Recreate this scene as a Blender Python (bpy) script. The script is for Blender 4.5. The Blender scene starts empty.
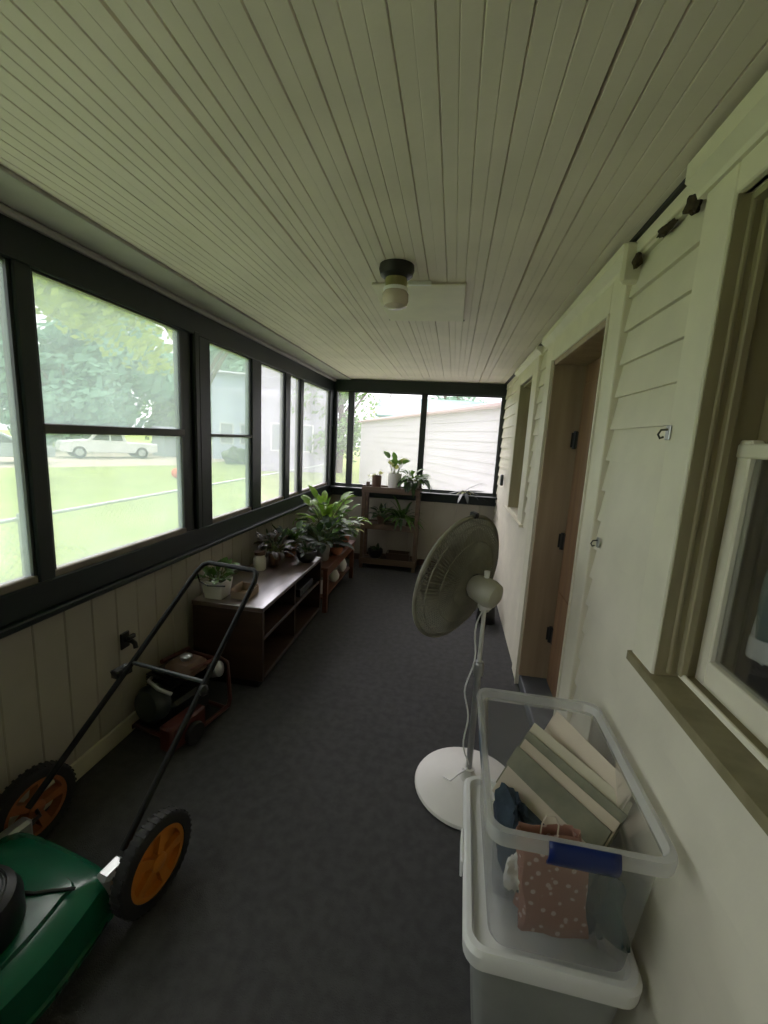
import bpy, math, random
from mathutils import Vector, Matrix, Euler
random.seed(7)
D = bpy.data
SC = bpy.context.scene
COL = SC.collection
PI = math.pi
R = math.radians

# ------------------------------------------------------------------ materials
def mat(name, col, rough=0.6, var=0.0, scale=8.0, col2=None, metal=0.0, spec=0.5, bump=0.0, bscale=60.0, stretch=None, detail=3.0):
    m = D.materials.new(name); m.use_nodes = True
    nt = m.node_tree; b = nt.nodes['Principled BSDF']
    b.inputs['Roughness'].default_value = rough
    b.inputs['Metallic'].default_value = metal
    b.inputs['Specular IOR Level'].default_value = spec
    c = tuple(col) + (1,)
    tc = nt.nodes.new('ShaderNodeTexCoord')
    mp = nt.nodes.new('ShaderNodeMapping')
    nt.links.new(tc.outputs['Object'], mp.inputs['Vector'])
    if stretch: mp.inputs['Scale'].default_value = stretch
    n = nt.nodes.new('ShaderNodeTexNoise'); n.inputs['Scale'].default_value = scale; n.inputs['Detail'].default_value = detail
    nt.links.new(mp.outputs['Vector'], n.inputs['Vector'])
    r = nt.nodes.new('ShaderNodeValToRGB')
    if col2 is None: col2 = tuple(max(0, x * (1 - var)) for x in col)
    r.color_ramp.elements[0].position = 0.35; r.color_ramp.elements[1].position = 0.65
    r.color_ramp.elements[0].color = tuple(col2) + (1,); r.color_ramp.elements[1].color = c
    nt.links.new(n.outputs['Fac'], r.inputs['Fac'])
    nt.links.new(r.outputs['Color'], b.inputs['Base Color'])
    if bump:
        n2 = nt.nodes.new('ShaderNodeTexNoise'); n2.inputs['Scale'].default_value = bscale
        nt.links.new(tc.outputs['Object'], n2.inputs['Vector'])
        bp = nt.nodes.new('ShaderNodeBump'); bp.inputs['Strength'].default_value = bump; bp.inputs['Distance'].default_value = 0.01
        nt.links.new(n2.outputs['Fac'], bp.inputs['Height']); nt.links.new(bp.outputs['Normal'], b.inputs['Normal'])
    return m

def wood(name, c1, c2, axis=1, rough=0.5, scale=14):
    st = [1, 1, 1]; st[axis] = 0.08
    return mat(name, c1, rough, col2=c2, scale=scale, stretch=st, detail=6)

def hazy(name, haze, hcol=(0.9, 0.93, 0.95), gloss=0.0, rough=0.15, trans_col=(1, 1, 1), translucent=0.6):
    """thin see-through sheet: transparent, a share of diffuse/translucent haze, a fresnel reflection"""
    m = D.materials.new(name); m.use_nodes = True
    nt = m.node_tree; nt.nodes.clear()
    out = nt.nodes.new('ShaderNodeOutputMaterial')
    tr = nt.nodes.new('ShaderNodeBsdfTransparent'); tr.inputs['Color'].default_value = tuple(trans_col) + (1,)
    di = nt.nodes.new('ShaderNodeBsdfDiffuse'); di.inputs['Color'].default_value = tuple(hcol) + (1,)
    tl = nt.nodes.new('ShaderNodeBsdfTranslucent'); tl.inputs['Color'].default_value = tuple(hcol) + (1,)
    mx0 = nt.nodes.new('ShaderNodeMixShader'); mx0.inputs[0].default_value = translucent
    nt.links.new(di.outputs[0], mx0.inputs[1]); nt.links.new(tl.outputs[0], mx0.inputs[2])
    tc = nt.nodes.new('ShaderNodeTexCoord')
    n = nt.nodes.new('ShaderNodeTexNoise'); n.inputs['Scale'].default_value = 3.0; n.inputs['Detail'].default_value = 4
    nt.links.new(tc.outputs['Object'], n.inputs['Vector'])
    mr = nt.nodes.new('ShaderNodeMapRange')
    mr.inputs['From Min'].default_value = 0.3; mr.inputs['From Max'].default_value = 0.7
    mr.inputs['To Min'].default_value = haze * 0.8; mr.inputs['To Max'].default_value = min(1, haze * 1.2)
    nt.links.new(n.outputs['Fac'], mr.inputs['Value'])
    mx = nt.nodes.new('ShaderNodeMixShader')
    nt.links.new(mr.outputs[0], mx.inputs[0]); nt.links.new(tr.outputs[0], mx.inputs[1]); nt.links.new(mx0.outputs[0], mx.inputs[2])
    last = mx
    if gloss > 0:
        gl = nt.nodes.new('ShaderNodeBsdfGlossy'); gl.inputs['Roughness'].default_value = rough
        fr = nt.nodes.new('ShaderNodeLayerWeight'); fr.inputs['Blend'].default_value = 0.35
        ml = nt.nodes.new('ShaderNodeMath'); ml.operation = 'MULTIPLY'; ml.inputs[1].default_value = gloss
        nt.links.new(fr.outputs['Fresnel'], ml.inputs[0])
        mx2 = nt.nodes.new('ShaderNodeMixShader')
        nt.links.new(ml.outputs[0], mx2.inputs[0]); nt.links.new(mx.outputs[0], mx2.inputs[1]); nt.links.new(gl.outputs[0], mx2.inputs[2])
        last = mx2
    nt.links.new(last.outputs[0], out.inputs['Surface'])
    return m

def leafmat(name, c1, c2, rough=0.45):
    m = mat(name, c1, rough, col2=c2, scale=9)
    nt = m.node_tree; b = nt.nodes['Principled BSDF']; out = nt.nodes['Material Output']
    tl = nt.nodes.new('ShaderNodeBsdfTranslucent')
    rp = [n for n in nt.nodes if n.type == 'VALTORGB'][0]
    nt.links.new(rp.outputs['Color'], tl.inputs['Color'])
    mx = nt.nodes.new('ShaderNodeMixShader'); mx.inputs[0].default_value = 0.35
    nt.links.new(b.outputs[0], mx.inputs[1]); nt.links.new(tl.outputs[0], mx.inputs[2]); nt.links.new(mx.outputs[0], out.inputs['Surface'])
    return m

M = dict(
    ceil=mat('ceiling_paint', (0.78, 0.70, 0.63), 0.55, var=0.10, scale=3, bump=0.05, bscale=30, spec=0.3),
    siding=mat('cream_siding_paint', (0.74, 0.69, 0.57), 0.5, var=0.10, scale=4, bump=0.06, bscale=40, spec=0.3),
    casing=mat('cream_casing_paint', (0.76, 0.71, 0.58), 0.5, var=0.08, scale=6, bump=0.04, spec=0.3),
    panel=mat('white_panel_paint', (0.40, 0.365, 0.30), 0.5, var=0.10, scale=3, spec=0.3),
    greytrim=mat('grey_trim_paint', (0.40, 0.38, 0.35), 0.5, var=0.12, scale=5),
    green=mat('dark_green_frame_paint', (0.003, 0.011, 0.009), 0.45, var=0.3, scale=6),
    greyframe=mat('grey_green_sash_paint', (0.022, 0.030, 0.027), 0.4, var=0.3, scale=6),
    rail=mat('weathered_sash_rail', (0.06, 0.058, 0.05), 0.5, var=0.3, scale=9),
    woodsill=mat('weathered_inner_sill', (0.20, 0.17, 0.13), 0.6, var=0.3, scale=9),
    carpet=mat('charcoal_carpet', (0.066, 0.065, 0.066), 0.9, var=0.22, scale=22.0, bump=0.5, bscale=260, spec=0.25),
    carpetbase=mat('yellowed_baseboard_paint', (0.55, 0.50, 0.36), 0.5, var=0.15, scale=6),
    brownbase=mat('brown_baseboard', (0.07, 0.035, 0.02), 0.5, var=0.2),
    jamb=wood('tan_door_jamb', (0.40, 0.30, 0.20), (0.31, 0.225, 0.145), 2),
    doorw=wood('brown_door_wood', (0.24, 0.14, 0.075), (0.17, 0.09, 0.045), 2),
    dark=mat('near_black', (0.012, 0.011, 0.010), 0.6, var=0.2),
    threshold=mat('grey_threshold_paint', (0.085, 0.09, 0.10), 0.5, var=0.2),
    sill=mat('worn_olive_sill', (0.27, 0.23, 0.13), 0.6, col2=(0.20, 0.17, 0.09), scale=14),
    revealpaint=mat('olive_reveal_paint', (0.36, 0.32, 0.20), 0.55, col2=(0.28, 0.23, 0.13), scale=12, stretch=(1, 1, .15)),
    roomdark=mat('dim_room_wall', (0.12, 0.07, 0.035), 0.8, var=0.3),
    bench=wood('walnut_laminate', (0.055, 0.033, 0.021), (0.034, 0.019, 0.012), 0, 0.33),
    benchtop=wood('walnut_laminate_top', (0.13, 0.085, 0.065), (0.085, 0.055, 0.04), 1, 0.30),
    redwood=wood('reddish_table_wood', (0.17, 0.065, 0.035), (0.10, 0.035, 0.018), 1, 0.4),
    standw=wood('dark_stand_wood', (0.13, 0.085, 0.055), (0.075, 0.045, 0.028), 0, 0.5),
    white=mat('white_plastic', (0.80, 0.79, 0.78), 0.4, var=0.05),
    fanwhite=mat('off_white_fan_plastic', (0.72, 0.70, 0.66), 0.45, var=0.06),
    fanolive=mat('aged_fan_housing', (0.42, 0.40, 0.32), 0.45, var=0.08),
    fangrey=mat('dusty_grille_wire', (0.22, 0.205, 0.155), 0.55, var=0.15, scale=20),
    blade=mat('grey_fan_blade', (0.20, 0.18, 0.135), 0.45, var=0.1),
    steel=mat('pole_steel', (0.42, 0.42, 0.42), 0.35, var=0.1, metal=0.8),
    black=mat('black_plastic', (0.010, 0.010, 0.010), 0.4, var=0.1),
    rubber=mat('black_rubber', (0.018, 0.017, 0.016), 0.75, var=0.2),
    orange=mat('orange_hub_plastic', (0.60, 0.20, 0.02), 0.45, var=0.15, scale=12),
    rust=mat('rusty_orange_hub', (0.38, 0.12, 0.04), 0.5, var=0.3, scale=12),
    deck=mat('green_deck_enamel', (0.005, 0.10, 0.05), 0.22, var=0.25, scale=6),
    bracket=mat('grey_metal_bracket', (0.45, 0.46, 0.46), 0.3, var=0.1, metal=0.7),
    tubeb=mat('black_painted_tube', (0.008, 0.008, 0.008), 0.55, var=0.2, spec=.25),
    redp=mat('red_frame_paint', (0.085, 0.018, 0.012), 0.4, var=0.3),
    brass=mat('dull_brass', (0.30, 0.27, 0.12), 0.4, var=0.15, metal=0.4),
    globe=mat('frosted_globe', (0.62, 0.52, 0.45), 0.25, var=0.12, scale=10),
    terracotta=mat('terracotta', (0.42, 0.16, 0.08), 0.75, var=0.2),
    browncl=mat('brown_clay', (0.12, 0.065, 0.04), 0.6, var=0.2),
    whitecer=mat('white_ceramic', (0.70, 0.68, 0.62), 0.35, var=0.06),
    greycer=mat('grey_ceramic', (0.30, 0.30, 0.27), 0.5, var=0.15),
    soil=mat('potting_soil', (0.03, 0.02, 0.013), 0.95, var=0.4, scale=60),
    stem=mat('plant_stem', (0.10, 0.12, 0.03), 0.6, var=0.2),
    leafb=leafmat('bright_leaf', (0.26, 0.42, 0.05), (0.13, 0.26, 0.03)),
    leafm=leafmat('mid_leaf', (0.10, 0.20, 0.03), (0.05, 0.11, 0.02)),
    leafd=leafmat('dark_leaf', (0.035, 0.075, 0.02), (0.018, 0.035, 0.012)),
    leafgrey=leafmat('grey_dark_leaf', (0.04, 0.05, 0.04), (0.02, 0.025, 0.02)),
    leafpale=leafmat('pale_yellow_leaf', (0.50, 0.50, 0.20), (0.35, 0.38, 0.12)),
    dried=leafmat('dried_brown_leaf', (0.055, 0.036, 0.015), (0.03, 0.02, 0.009)),
    blue=mat('dark_blue_latch', (0.004, 0.018, 0.13), 0.35, var=0.1),
    teal=mat('dark_teal_cloth', (0.03, 0.075, 0.08), 0.8, var=0.4, scale=14, bump=0.4, bscale=40),
    navy=mat('slate_blue_cloth', (0.05, 0.08, 0.12), 0.8, var=0.4, scale=14, bump=0.3, bscale=40),
    paper=mat('cream_paper', (0.62, 0.56, 0.42), 0.7, var=0.08),
    paper2=mat('pale_card', (0.66, 0.56, 0.44), 0.7, var=0.08),
    paperd=mat('olive_magazine', (0.22, 0.21, 0.13), 0.5, var=0.25, scale=16),
    crumple=mat('white_tissue', (0.75, 0.74, 0.70), 0.8, var=0.1, scale=20),
    grass=mat('lawn_grass', (0.30, 0.37, 0.105), 0.95, col2=(0.24, 0.31, 0.08), scale=1.2, spec=0.1),
    concrete=mat('pale_concrete', (0.74, 0.70, 0.69), 0.9, var=0.08, scale=2),
    gravel=mat('sandy_road', (0.52, 0.45, 0.34), 0.95, var=0.15, scale=2),
    carwhite=mat('white_car_paint', (0.80, 0.80, 0.80), 0.25, var=0.03),
    cargrey=mat('grey_car_paint', (0.30, 0.33, 0.36), 0.25, var=0.05),
    carglass=mat('dark_car_glass', (0.03, 0.035, 0.04), 0.1, var=0.1),
    housebl=mat('blue_grey_house_siding', (0.52, 0.59, 0.74), 0.7, var=0.05, scale=2, stretch=(.2, .2, 8)),
    shedgrey=mat('grey_shed_boards', (0.34, 0.38, 0.42), 0.8, var=0.1),
    housewh=mat('pale_lavender_house_siding', (0.44, 0.42, 0.50), 0.7, var=0.04, scale=2, stretch=(.2, .2, 8)),
    nbwhite=mat('white_neighbour_siding', (0.47, 0.445, 0.475), 0.6, var=0.03, scale=2),
    pinktrim=mat('pale_pink_trim', (0.50, 0.36, 0.37), 0.6, var=0.05),
    tealroof=mat('teal_metal_roof', (0.04, 0.20, 0.155), 0.5, var=0.1),
    roofgrey=mat('grey_shingles', (0.20, 0.21, 0.24), 0.8, var=0.2, scale=12),
    bark=mat('tree_bark', (0.12, 0.09, 0.06), 0.9, var=0.3, scale=12),
    tree1=leafmat('teal_tree_leaf', (0.28, 0.48, 0.34), (0.18, 0.35, 0.23), 0.8),
    tree2=leafmat('yellow_green_tree_leaf', (0.46, 0.52, 0.08), (0.28, 0.40, 0.06), 0.8),
    tree3=leafmat('mid_tree_leaf', (0.20, 0.36, 0.08), (0.11, 0.24, 0.05), 0.8),
    galv=mat('galvanised_wire', (0.36, 0.40, 0.36), 0.5, var=0.05, metal=0.3),
    redball=mat('orange_red_plastic', (0.85, 0.12, 0.03), 0.5, var=0.1),
    clearpane=hazy('clear_pane', 0.02, gloss=0.25, rough=0.05),
    midpane=hazy('hazed_pane', 0.14, (0.92, 0.91, 0.97), gloss=0.25, rough=0.05, trans_col=(.66, .65, .68), translucent=0.75),
    pane=hazy('screened_pane', 0.15, (0.80, 0.92, 0.96), gloss=0.25, rough=0.05, trans_col=(.60, .60, .59), translucent=0.75),
    farpane=hazy('dimmed_far_pane', 0.07, (0.93, 0.92, 0.95), gloss=0.25, rough=0.05, trans_col=(.62, .61, .62), translucent=0.8),  # grey transmission tint dims the overbright view outside
    roompane=hazy('house_window_glass', 0.02, gloss=0.6, rough=0.03),
    bin=hazy('clear_bin_plastic', 0.15, (0.80, 0.82, 0.82), gloss=0.5, rough=0.18, translucent=0.4),
    bin2=hazy('frosted_bin_plastic', 0.75, (0.66, 0.68, 0.65), gloss=0.35, rough=0.25, translucent=0.4),
    rim=hazy('frosted_rim_plastic', 0.46, (0.80, 0.80, 0.79), gloss=0.35, rough=0.2, translucent=0.35),
    rimwhite=mat('white_bin_rim', (0.70, 0.71, 0.71), 0.35, var=0.05),
)
M['benchtop'].node_tree.nodes['Principled BSDF'].inputs['Specular IOR Level'].default_value = 1.0
M['benchtop'].node_tree.nodes['Principled BSDF'].inputs['Coat Weight'].default_value = 0.8
M['benchtop'].node_tree.nodes['Principled BSDF'].inputs['Coat Roughness'].default_value = 0.25
M['benchtop'].node_tree.nodes['Principled BSDF'].inputs['Coat IOR'].default_value = 1.8
# pink dotted bag
def dots():
    m = mat('pink_dotted_paper', (0.55, 0.30, 0.24), 0.6)
    nt = m.node_tree; b = nt.nodes['Principled BSDF']
    tc = nt.nodes.new('ShaderNodeTexCoord'); v = nt.nodes.new('ShaderNodeTexVoronoi'); v.inputs['Scale'].default_value = 42
    nt.links.new(tc.outputs['Object'], v.inputs['Vector'])
    r = nt.nodes.new('ShaderNodeValToRGB'); r.color_ramp.elements[0].position = 0.22; r.color_ramp.elements[1].position = 0.3
    r.color_ramp.elements[0].color = (0.62, 0.48, 0.42, 1); r.color_ramp.elements[1].color = (0.36, 0.18, 0.135, 1)
    nt.links.new(v.outputs['Distance'], r.inputs['Fac']); nt.links.new(r.outputs['Color'], b.inputs['Base Color'])
    return m
M['pink'] = dots()

# ------------------------------------------------------------------ mesh builder
class MB:
    def __init__(s): s.v = []; s.f = []
    def add(s, vs, fs, mtx=None):
        n = len(s.v)
        s.v += [tuple(mtx @ Vector(p)) if mtx else tuple(p) for p in vs]
        s.f += [tuple(i + n for i in f) for f in fs]
        return s
    def box(s, x0, x1, y0, y1, z0, z1, mtx=None, bev=0.0):
        if bev > 0:
            b = min(bev, (x1-x0)/2.01, (y1-y0)/2.01, (z1-z0)/2.01)
            # chamfered box: three inset face sets joined (24 verts)
            X = (x0, x1); Y = (y0, y1); Z = (z0, z1); vs = []; idx = {}
            for i in (0, 1):
                for j in (0, 1):
                    for k in (0, 1):
                        sx, sy, sz = (1, -1)[i], (1, -1)[j], (1, -1)[k]
                        idx[(i, j, k, 0)] = len(vs); vs.append((X[i], Y[j]+sy*b, Z[k]+sz*b))
                        idx[(i, j, k, 1)] = len(vs); vs.append((X[i]+sx*b, Y[j], Z[k]+sz*b))
                        idx[(i, j, k, 2)] = len(vs); vs.append((X[i]+sx*b, Y[j]+sy*b, Z[k]))
            fs = []
            for i in (0, 1): fs.append([idx[(i, a, c, 0)] for a, c in ((0, 0), (1, 0), (1, 1), (0, 1))])
            for j in (0, 1): fs.append([idx[(a, j, c, 1)] for a, c in ((0, 0), (1, 0), (1, 1), (0, 1))])
            for k in (0, 1): fs.append([idx[(a, c, k, 2)] for a, c in ((0, 0), (1, 0), (1, 1), (0, 1))])
            for i in (0, 1):
                for j in (0, 1): fs.append([idx[(i, j, 0, 0)], idx[(i, j, 1, 0)], idx[(i, j, 1, 1)], idx[(i, j, 0, 1)]])
            for i in (0, 1):
                for k in (0, 1): fs.append([idx[(i, 0, k, 0)], idx[(i, 1, k, 0)], idx[(i, 1, k, 2)], idx[(i, 0, k, 2)]])
            for j in (0, 1):
                for k in (0, 1): fs.append([idx[(0, j, k, 1)], idx[(1, j, k, 1)], idx[(1, j, k, 2)], idx[(0, j, k, 2)]])
            for i in (0, 1):
                for j in (0, 1):
                    for k in (0, 1): fs.append([idx[(i, j, k, 0)], idx[(i, j, k, 1)], idx[(i, j, k, 2)]])
            return s.add(vs, fs, mtx)
        vs = [(x0,y0,z0),(x1,y0,z0),(x1,y1,z0),(x0,y1,z0),(x0,y0,z1),(x1,y0,z1),(x1,y1,z1),(x0,y1,z1)]
        return s.add(vs, [(0,3,2,1),(4,5,6,7),(0,1,5,4),(1,2,6,5),(2,3,7,6),(3,0,4,7)], mtx)
    def lathe(s, prof, n=24, mtx=None, caps=True):
        """prof: list of (r, z); revolves about local z"""
        vs = []; fs = []
        for r, z in prof:
            for i in range(n):
                a = 2*PI*i/n; vs.append((r*math.cos(a), r*math.sin(a), z))
        for k in range(len(prof)-1):
            for i in range(n):
                j = (i+1) % n; fs.append((k*n+i, k*n+j, (k+1)*n+j, (k+1)*n+i))
        if caps:
            if prof[0][0] > 1e-6: fs.append(tuple(reversed(range(n))))
            if prof[-1][0] > 1e-6: fs.append(tuple((len(prof)-1)*n+i for i in range(n)))
        return s.add(vs, fs, mtx)
    def tube(s, pts, r, n=8, closed=False, mtx=None):
        P = [Vector(p) for p in pts]; L = len(P); vs = []; fs = []
        rr = r if isinstance(r, (list, tuple)) else [r]*L
        up = None
        for i in range(L):
            if closed: t = P[(i+1) % L] - P[i-1]
            else: t = P[min(i+1, L-1)] - P[max(i-1, 0)]
            if t.length < 1e-9: t = Vector((0, 0, 1))
            t.normalize()
            if up is None:
                up = Vector((0, 0, 1)) if abs(t.z) < 0.9 else Vector((1, 0, 0))
            a = up - t*up.dot(t)
            if a.length < 1e-6: a = t.orthogonal()
            a.normalize(); up = a; b = t.cross(a)
            for k in range(n):
                th = 2*PI*k/n; q = P[i] + (a*math.cos(th) + b*math.sin(th))*rr[i]; vs.append(tuple(q))
        m = L if closed else L-1
        for i in range(m):
            for k in range(n):
                fs.append((i*n+k, i*n+(k+1) % n, ((i+1) % L)*n+(k+1) % n, ((i+1) % L)*n+k))
        if not closed:
            fs.append(tuple(reversed(range(n)))); fs.append(tuple((L-1)*n+k for k in range(n)))
        return s.add(vs, fs, mtx)
    def ring(s, R0, r, z=0, n=36, m=6, mtx=None):
        return s.tube([(R0*math.cos(2*PI*i/n), R0*math.sin(2*PI*i/n), z) for i in range(n)], r, m, True, mtx)
    def prism(s, poly, a, b, axis='y', mtx=None):
        """extrude a polygon: for axis y, poly is (x,z); axis x -> (y,z); axis z -> (x,y)"""
        n = len(poly)
        def mk(p, t): return {'y': (p[0], t, p[1]), 'x': (t, p[0], p[1]), 'z': (p[0], p[1], t)}[axis]
        vs = [mk(p, a) for p in poly] + [mk(p, b) for p in poly]
        fs = [tuple(range(n)), tuple(reversed(range(n, 2*n)))] + [(i, (i+1) % n, n+(i+1) % n, n+i) for i in range(n)]
        return s.add(vs, fs, mtx)
    def grid(s, fn, nu, nv, closed_u=False):
        vs = [fn(i/(nu if closed_u else nu-1), j/(nv-1)) for j in range(nv) for i in range(nu)]
        fs = []
        for j in range(nv-1):
            for i in range(nu if closed_u else nu-1):
                k = (i+1) % nu; fs.append((j*nu+i, j*nu+k, (j+1)*nu+k, (j+1)*nu+i))
        return s.add(vs, fs)
    def leaf(s, base, dirv, L, W, droop=0.4, seg=5, tip=0.0, twist=0.0):
        d = Vector(dirv).normalized(); side = d.cross(Vector((0, 0, 1)))
        if side.length < 1e-3: side = Vector((1, 0, 0))
        side.normalize(); side = Matrix.Rotation(twist, 3, d) @ side
        p = Vector(base); vs = []; fs = []
        for i in range(seg+1):
            t = i/seg
            w = W*0.5*(math.sin(PI*min(1, t*0.93+0.07))**0.8)*(1-tip*t)
            nrm = side.cross(d)
            vs += [tuple(p - side*w + nrm*w*0.25), tuple(p), tuple(p + side*w + nrm*w*0.25)]
            d = (d + Vector((0, 0, -droop/seg))).normalized()
            p = p + d*(L/seg)
        for i in range(seg):
            a = i*3; fs += [(a, a+1, a+4, a+3), (a+1, a+2, a+5, a+4)]
        return s.add(vs, fs)
    def build(s, name, m, parent=None, smooth=False, loc=None, angle=40):
        me = D.meshes.new(name); me.from_pydata(s.v, [], s.f); me.validate(); me.update()
        import bmesh
        bm = bmesh.new(); bm.from_mesh(me); bmesh.ops.recalc_face_normals(bm, faces=bm.faces)
        if smooth:
            for f in bm.faces: f.smooth = True
            for e in bm.edges:
                if len(e.link_faces) == 2 and e.calc_face_angle(0) > R(angle): e.smooth = False
        bm.to_mesh(me); bm.free()
        me.materials.append(M[m] if isinstance(m, str) else m)
        o = D.objects.new(name, me); COL.objects.link(o)
        if parent: o.parent = parent
        if loc: o.location = loc
        return o

def tag(o, label=None, cat=None, group=None, kind=None):
    if label: o['label'] = label
    if cat: o['category'] = cat
    if group: o['group'] = group
    if kind: o['kind'] = kind
    return o
def thing(name, label, cat, loc=(0, 0, 0), rz=0.0, group=None):
    o = D.objects.new(name, None); COL.objects.link(o); o.empty_display_size = 0.1
    o.location = loc; o.rotation_euler = (0, 0, rz)
    return tag(o, label, cat, group)
def struct(name, mb, m, label, cat, smooth=False):
    return tag(mb.build(name, m, None, smooth), label, cat, None, 'structure')
def copy_tree(o, parent=None):
    c = o.copy(); COL.objects.link(c)
    if parent: c.parent = parent
    for ch in list(o.children): copy_tree(ch, c)
    return c
def frame_to(axis_z, origin=(0, 0, 0), up=(0, 0, 1)):
    z = Vector(axis_z).normalized(); x = Vector(up).cross(z)
    if x.length < 1e-4: x = Vector((1, 0, 0))
    x.normalize(); y = z.cross(x)
    m = Matrix((x, y, z)).transposed().to_4x4(); m.translation = Vector(origin); return m

# ------------------------------------------------------------------ camera
cam = D.cameras.new('camera'); co = D.objects.new('camera', cam); COL.objects.link(co)
cam.sensor_fit = 'VERTICAL'; cam.sensor_height = 24.0; cam.lens = 425.36/1024*24.0
cam.clip_start = 0.02; cam.clip_end = 300
rt = Vector((0.98569354, 0.16005555, 0.05282483)); upv = Vector((-0.07886671, 0.16100326, 0.98379774)); fw = Vector((-0.14895732, 0.9738892, -0.17132293))
mw = Matrix((rt, upv, -fw)).transposed().to_4x4(); mw.translation = Vector((0, 0, 1.6708)); co.matrix_world = mw
SC.camera = co

# ------------------------------------------------------------------ the room
XL, XG, XR, YF, YB, ZC = -1.641, -1.591, 0.591, 5.585, -1.3, 2.40
f = MB(); f.box(-1.75, 0.60, YB-.1, YF+.12, -0.10, 0.0)
struct('floor', f, 'carpet', 'charcoal grey carpet covering the whole porch floor', 'floor')

# beadboard ceiling: boards along y with V grooves
c = MB(); xs = []; x = -1.37
edges = []
while x < 0.66:
    edges.append(x); x += 0.0832
off = 0.244 - min(edges, key=lambda e: abs(e-0.244))
edges = [e+off for e in edges]
prof = [(-1.80, ZC)]
for i, e in enumerate(edges):
    d = 0.016 if abs(e-0.244) < .01 else 0.010 if abs(e+.672) < .042 else 0.0045 + .002*math.sin(i*2.3)
    g = 0.003 if d < .01 else 0.005
    prof += [(e-g, ZC), (e, ZC+d), (e+g, ZC)]
    b = e+0.0416
    prof += [(b-.002, ZC), (b, ZC+.0015+.001*math.sin(i*1.7)), (b+.002, ZC)]
prof = [p for p in prof if p[0] < 0.75] + [(0.75, ZC)]
poly = prof + [(0.75, ZC+.08), (-1.80, ZC+.08)]
c.prism(poly, YB-.1, YF+.12, 'y')
struct('ceiling', c, 'ceil', 'cream painted beadboard ceiling with long narrow boards', 'ceiling')

hatch = thing('ceiling_hatch', 'flat white square hatch panel set in the beadboard ceiling behind the light', 'hatch', (-.225, 2.46, ZC))
h = MB(); h.box(-.225, .225, -.31, .31, -.012, -.0005, bev=.004); h.build('panel', 'casing', hatch)
h = MB(); h.box(-.045, .065, -.335, -.315, -.02, -.0005, bev=.004); h.build('cleat', 'white', hatch)
h = MB(); h.box(-.23, .23, .313, .325, -.006, -.0005); h.build('edge_strip', 'rail', hatch)

# left wall
def panel_profile(a0, a1, step, base, depth=.006, w=.006, thick=.08, sign=1, start=None):
    """polygon in (along, across): grooved face at base, body thick behind it"""
    p = [(a0, base)]; a = a0 + step if start is None else start
    while a < a1-.02:
        p += [(a-w, base), (a, base-sign*depth), (a+w, base)]; a += step
    p += [(a1, base), (a1, base-sign*thick), (a0, base-sign*thick)]
    return p
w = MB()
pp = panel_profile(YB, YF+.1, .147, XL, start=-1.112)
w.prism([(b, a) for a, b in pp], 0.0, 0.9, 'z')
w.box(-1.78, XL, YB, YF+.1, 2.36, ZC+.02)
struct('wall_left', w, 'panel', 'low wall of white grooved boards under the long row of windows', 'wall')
b = MB(); b.box(XL, XL+.016, YB, YF, 0, .10, bev=.004)
struct('baseboard_left', b, 'carpetbase', 'yellowed painted baseboard at the foot of the white board wall', 'baseboard')
t = MB(); t.box(XL, XG, YB, YF, 2.225, 2.388, bev=.004); t.box(-1.66, XL, YB, YF+.05, 2.236, 2.36)
struct('trim_1', t, 'green', 'dark green header beam above the row of side windows', 'trim')
t = MB(); t.box(XL, XG, YB, YF, .905, 1.025, bev=.004); t.box(-1.66, XL, YB, YF+.05, .9, 1.02)
t.box(XL, XG+.03, YB, YF, .878, .908, bev=.006)
struct('trim_2', t, 'green', 'dark green sill ledge running under the row of side windows', 'trim')
t = MB(); t.box(-1.75, -1.372, YB, YF, 2.385, 2.402, bev=.003)
t.box(-1.60, -1.565, YB, YF, 2.358, 2.386, bev=.008)
struct('trim_3', t, 'greytrim', 'grey flat trim board between the beadboard and the green header', 'trim')

posts = [(0.531, 0.60), (1.401, 1.473), (2.375, 2.66), (3.25, 3.415), (3.935, 4.06), (4.34, 4.43), (5.402, YF)]
names = ['fourth post behind the viewer', 'narrow dark green post at the near end of the big railed side window',
         'broad ridged dark green post between the big and second railed side windows',
         'dark green post between the second and third side windows', 'slim dark green post beside the narrowest side window',
         'thinnest grey green post before the last side window', 'dark green corner post where side and end windows meet']
for i, (a, bb) in enumerate(posts):
    t = MB()
    if bb-a > .2 and i == 2:
        t.box(-1.645, XG-.02, a, a+.10, 1.02, 2.25, bev=.004); t.box(-1.645, XG+.004, a+.10, a+.155, 1.02, 2.25, bev=.01)
        t.box(-1.645, XG-.004, a+.16, bb, 1.02, 2.25, bev=.006)
    else:
        t.box(-1.645, XG-.004, a, bb, 1.02, 2.25, bev=.006)
    struct('trim_%d' % (i+4), t, 'green' if i != 5 else 'greyframe', names[i], 'trim')

def side_window(idx, y0, y1, rail, label, rail_h=.04, glass='pane'):
    root = tag(D.objects.new('window_%d' % idx, None), label, 'window', None, 'structure'); COL.objects.link(root)
    root.location = (-1.620, (y0+y1)/2, 1.02)
    hw = (y1-y0)/2; H0, H1 = .0, 1.225
    fr = MB(); s = .014
    fr.box(-.03, .012, -hw, -hw+s, H0, H1); fr.box(-.03, .012, hw-s, hw, H0, H1)
    fr.box(-.03, .012, -hw, hw, H1-.03, H1-.012)
    fr.build('sash', 'greyframe', root)
    bt = MB(); bt.box(-.03, .018, -hw, hw, H0, .035, bev=.004); bt.build('bottom_rail', 'woodsill', root)
    if rail:
        r_ = MB(); r_.box(-.02, .025, -hw, hw, .597, .597+rail_h, bev=.004); r_.build('meeting_rail', 'rail', root)
    g = MB(); g.box(-.003, .0, -hw+s, hw-s, .03, H1-.018); g.build('pane', glass, root)
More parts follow.
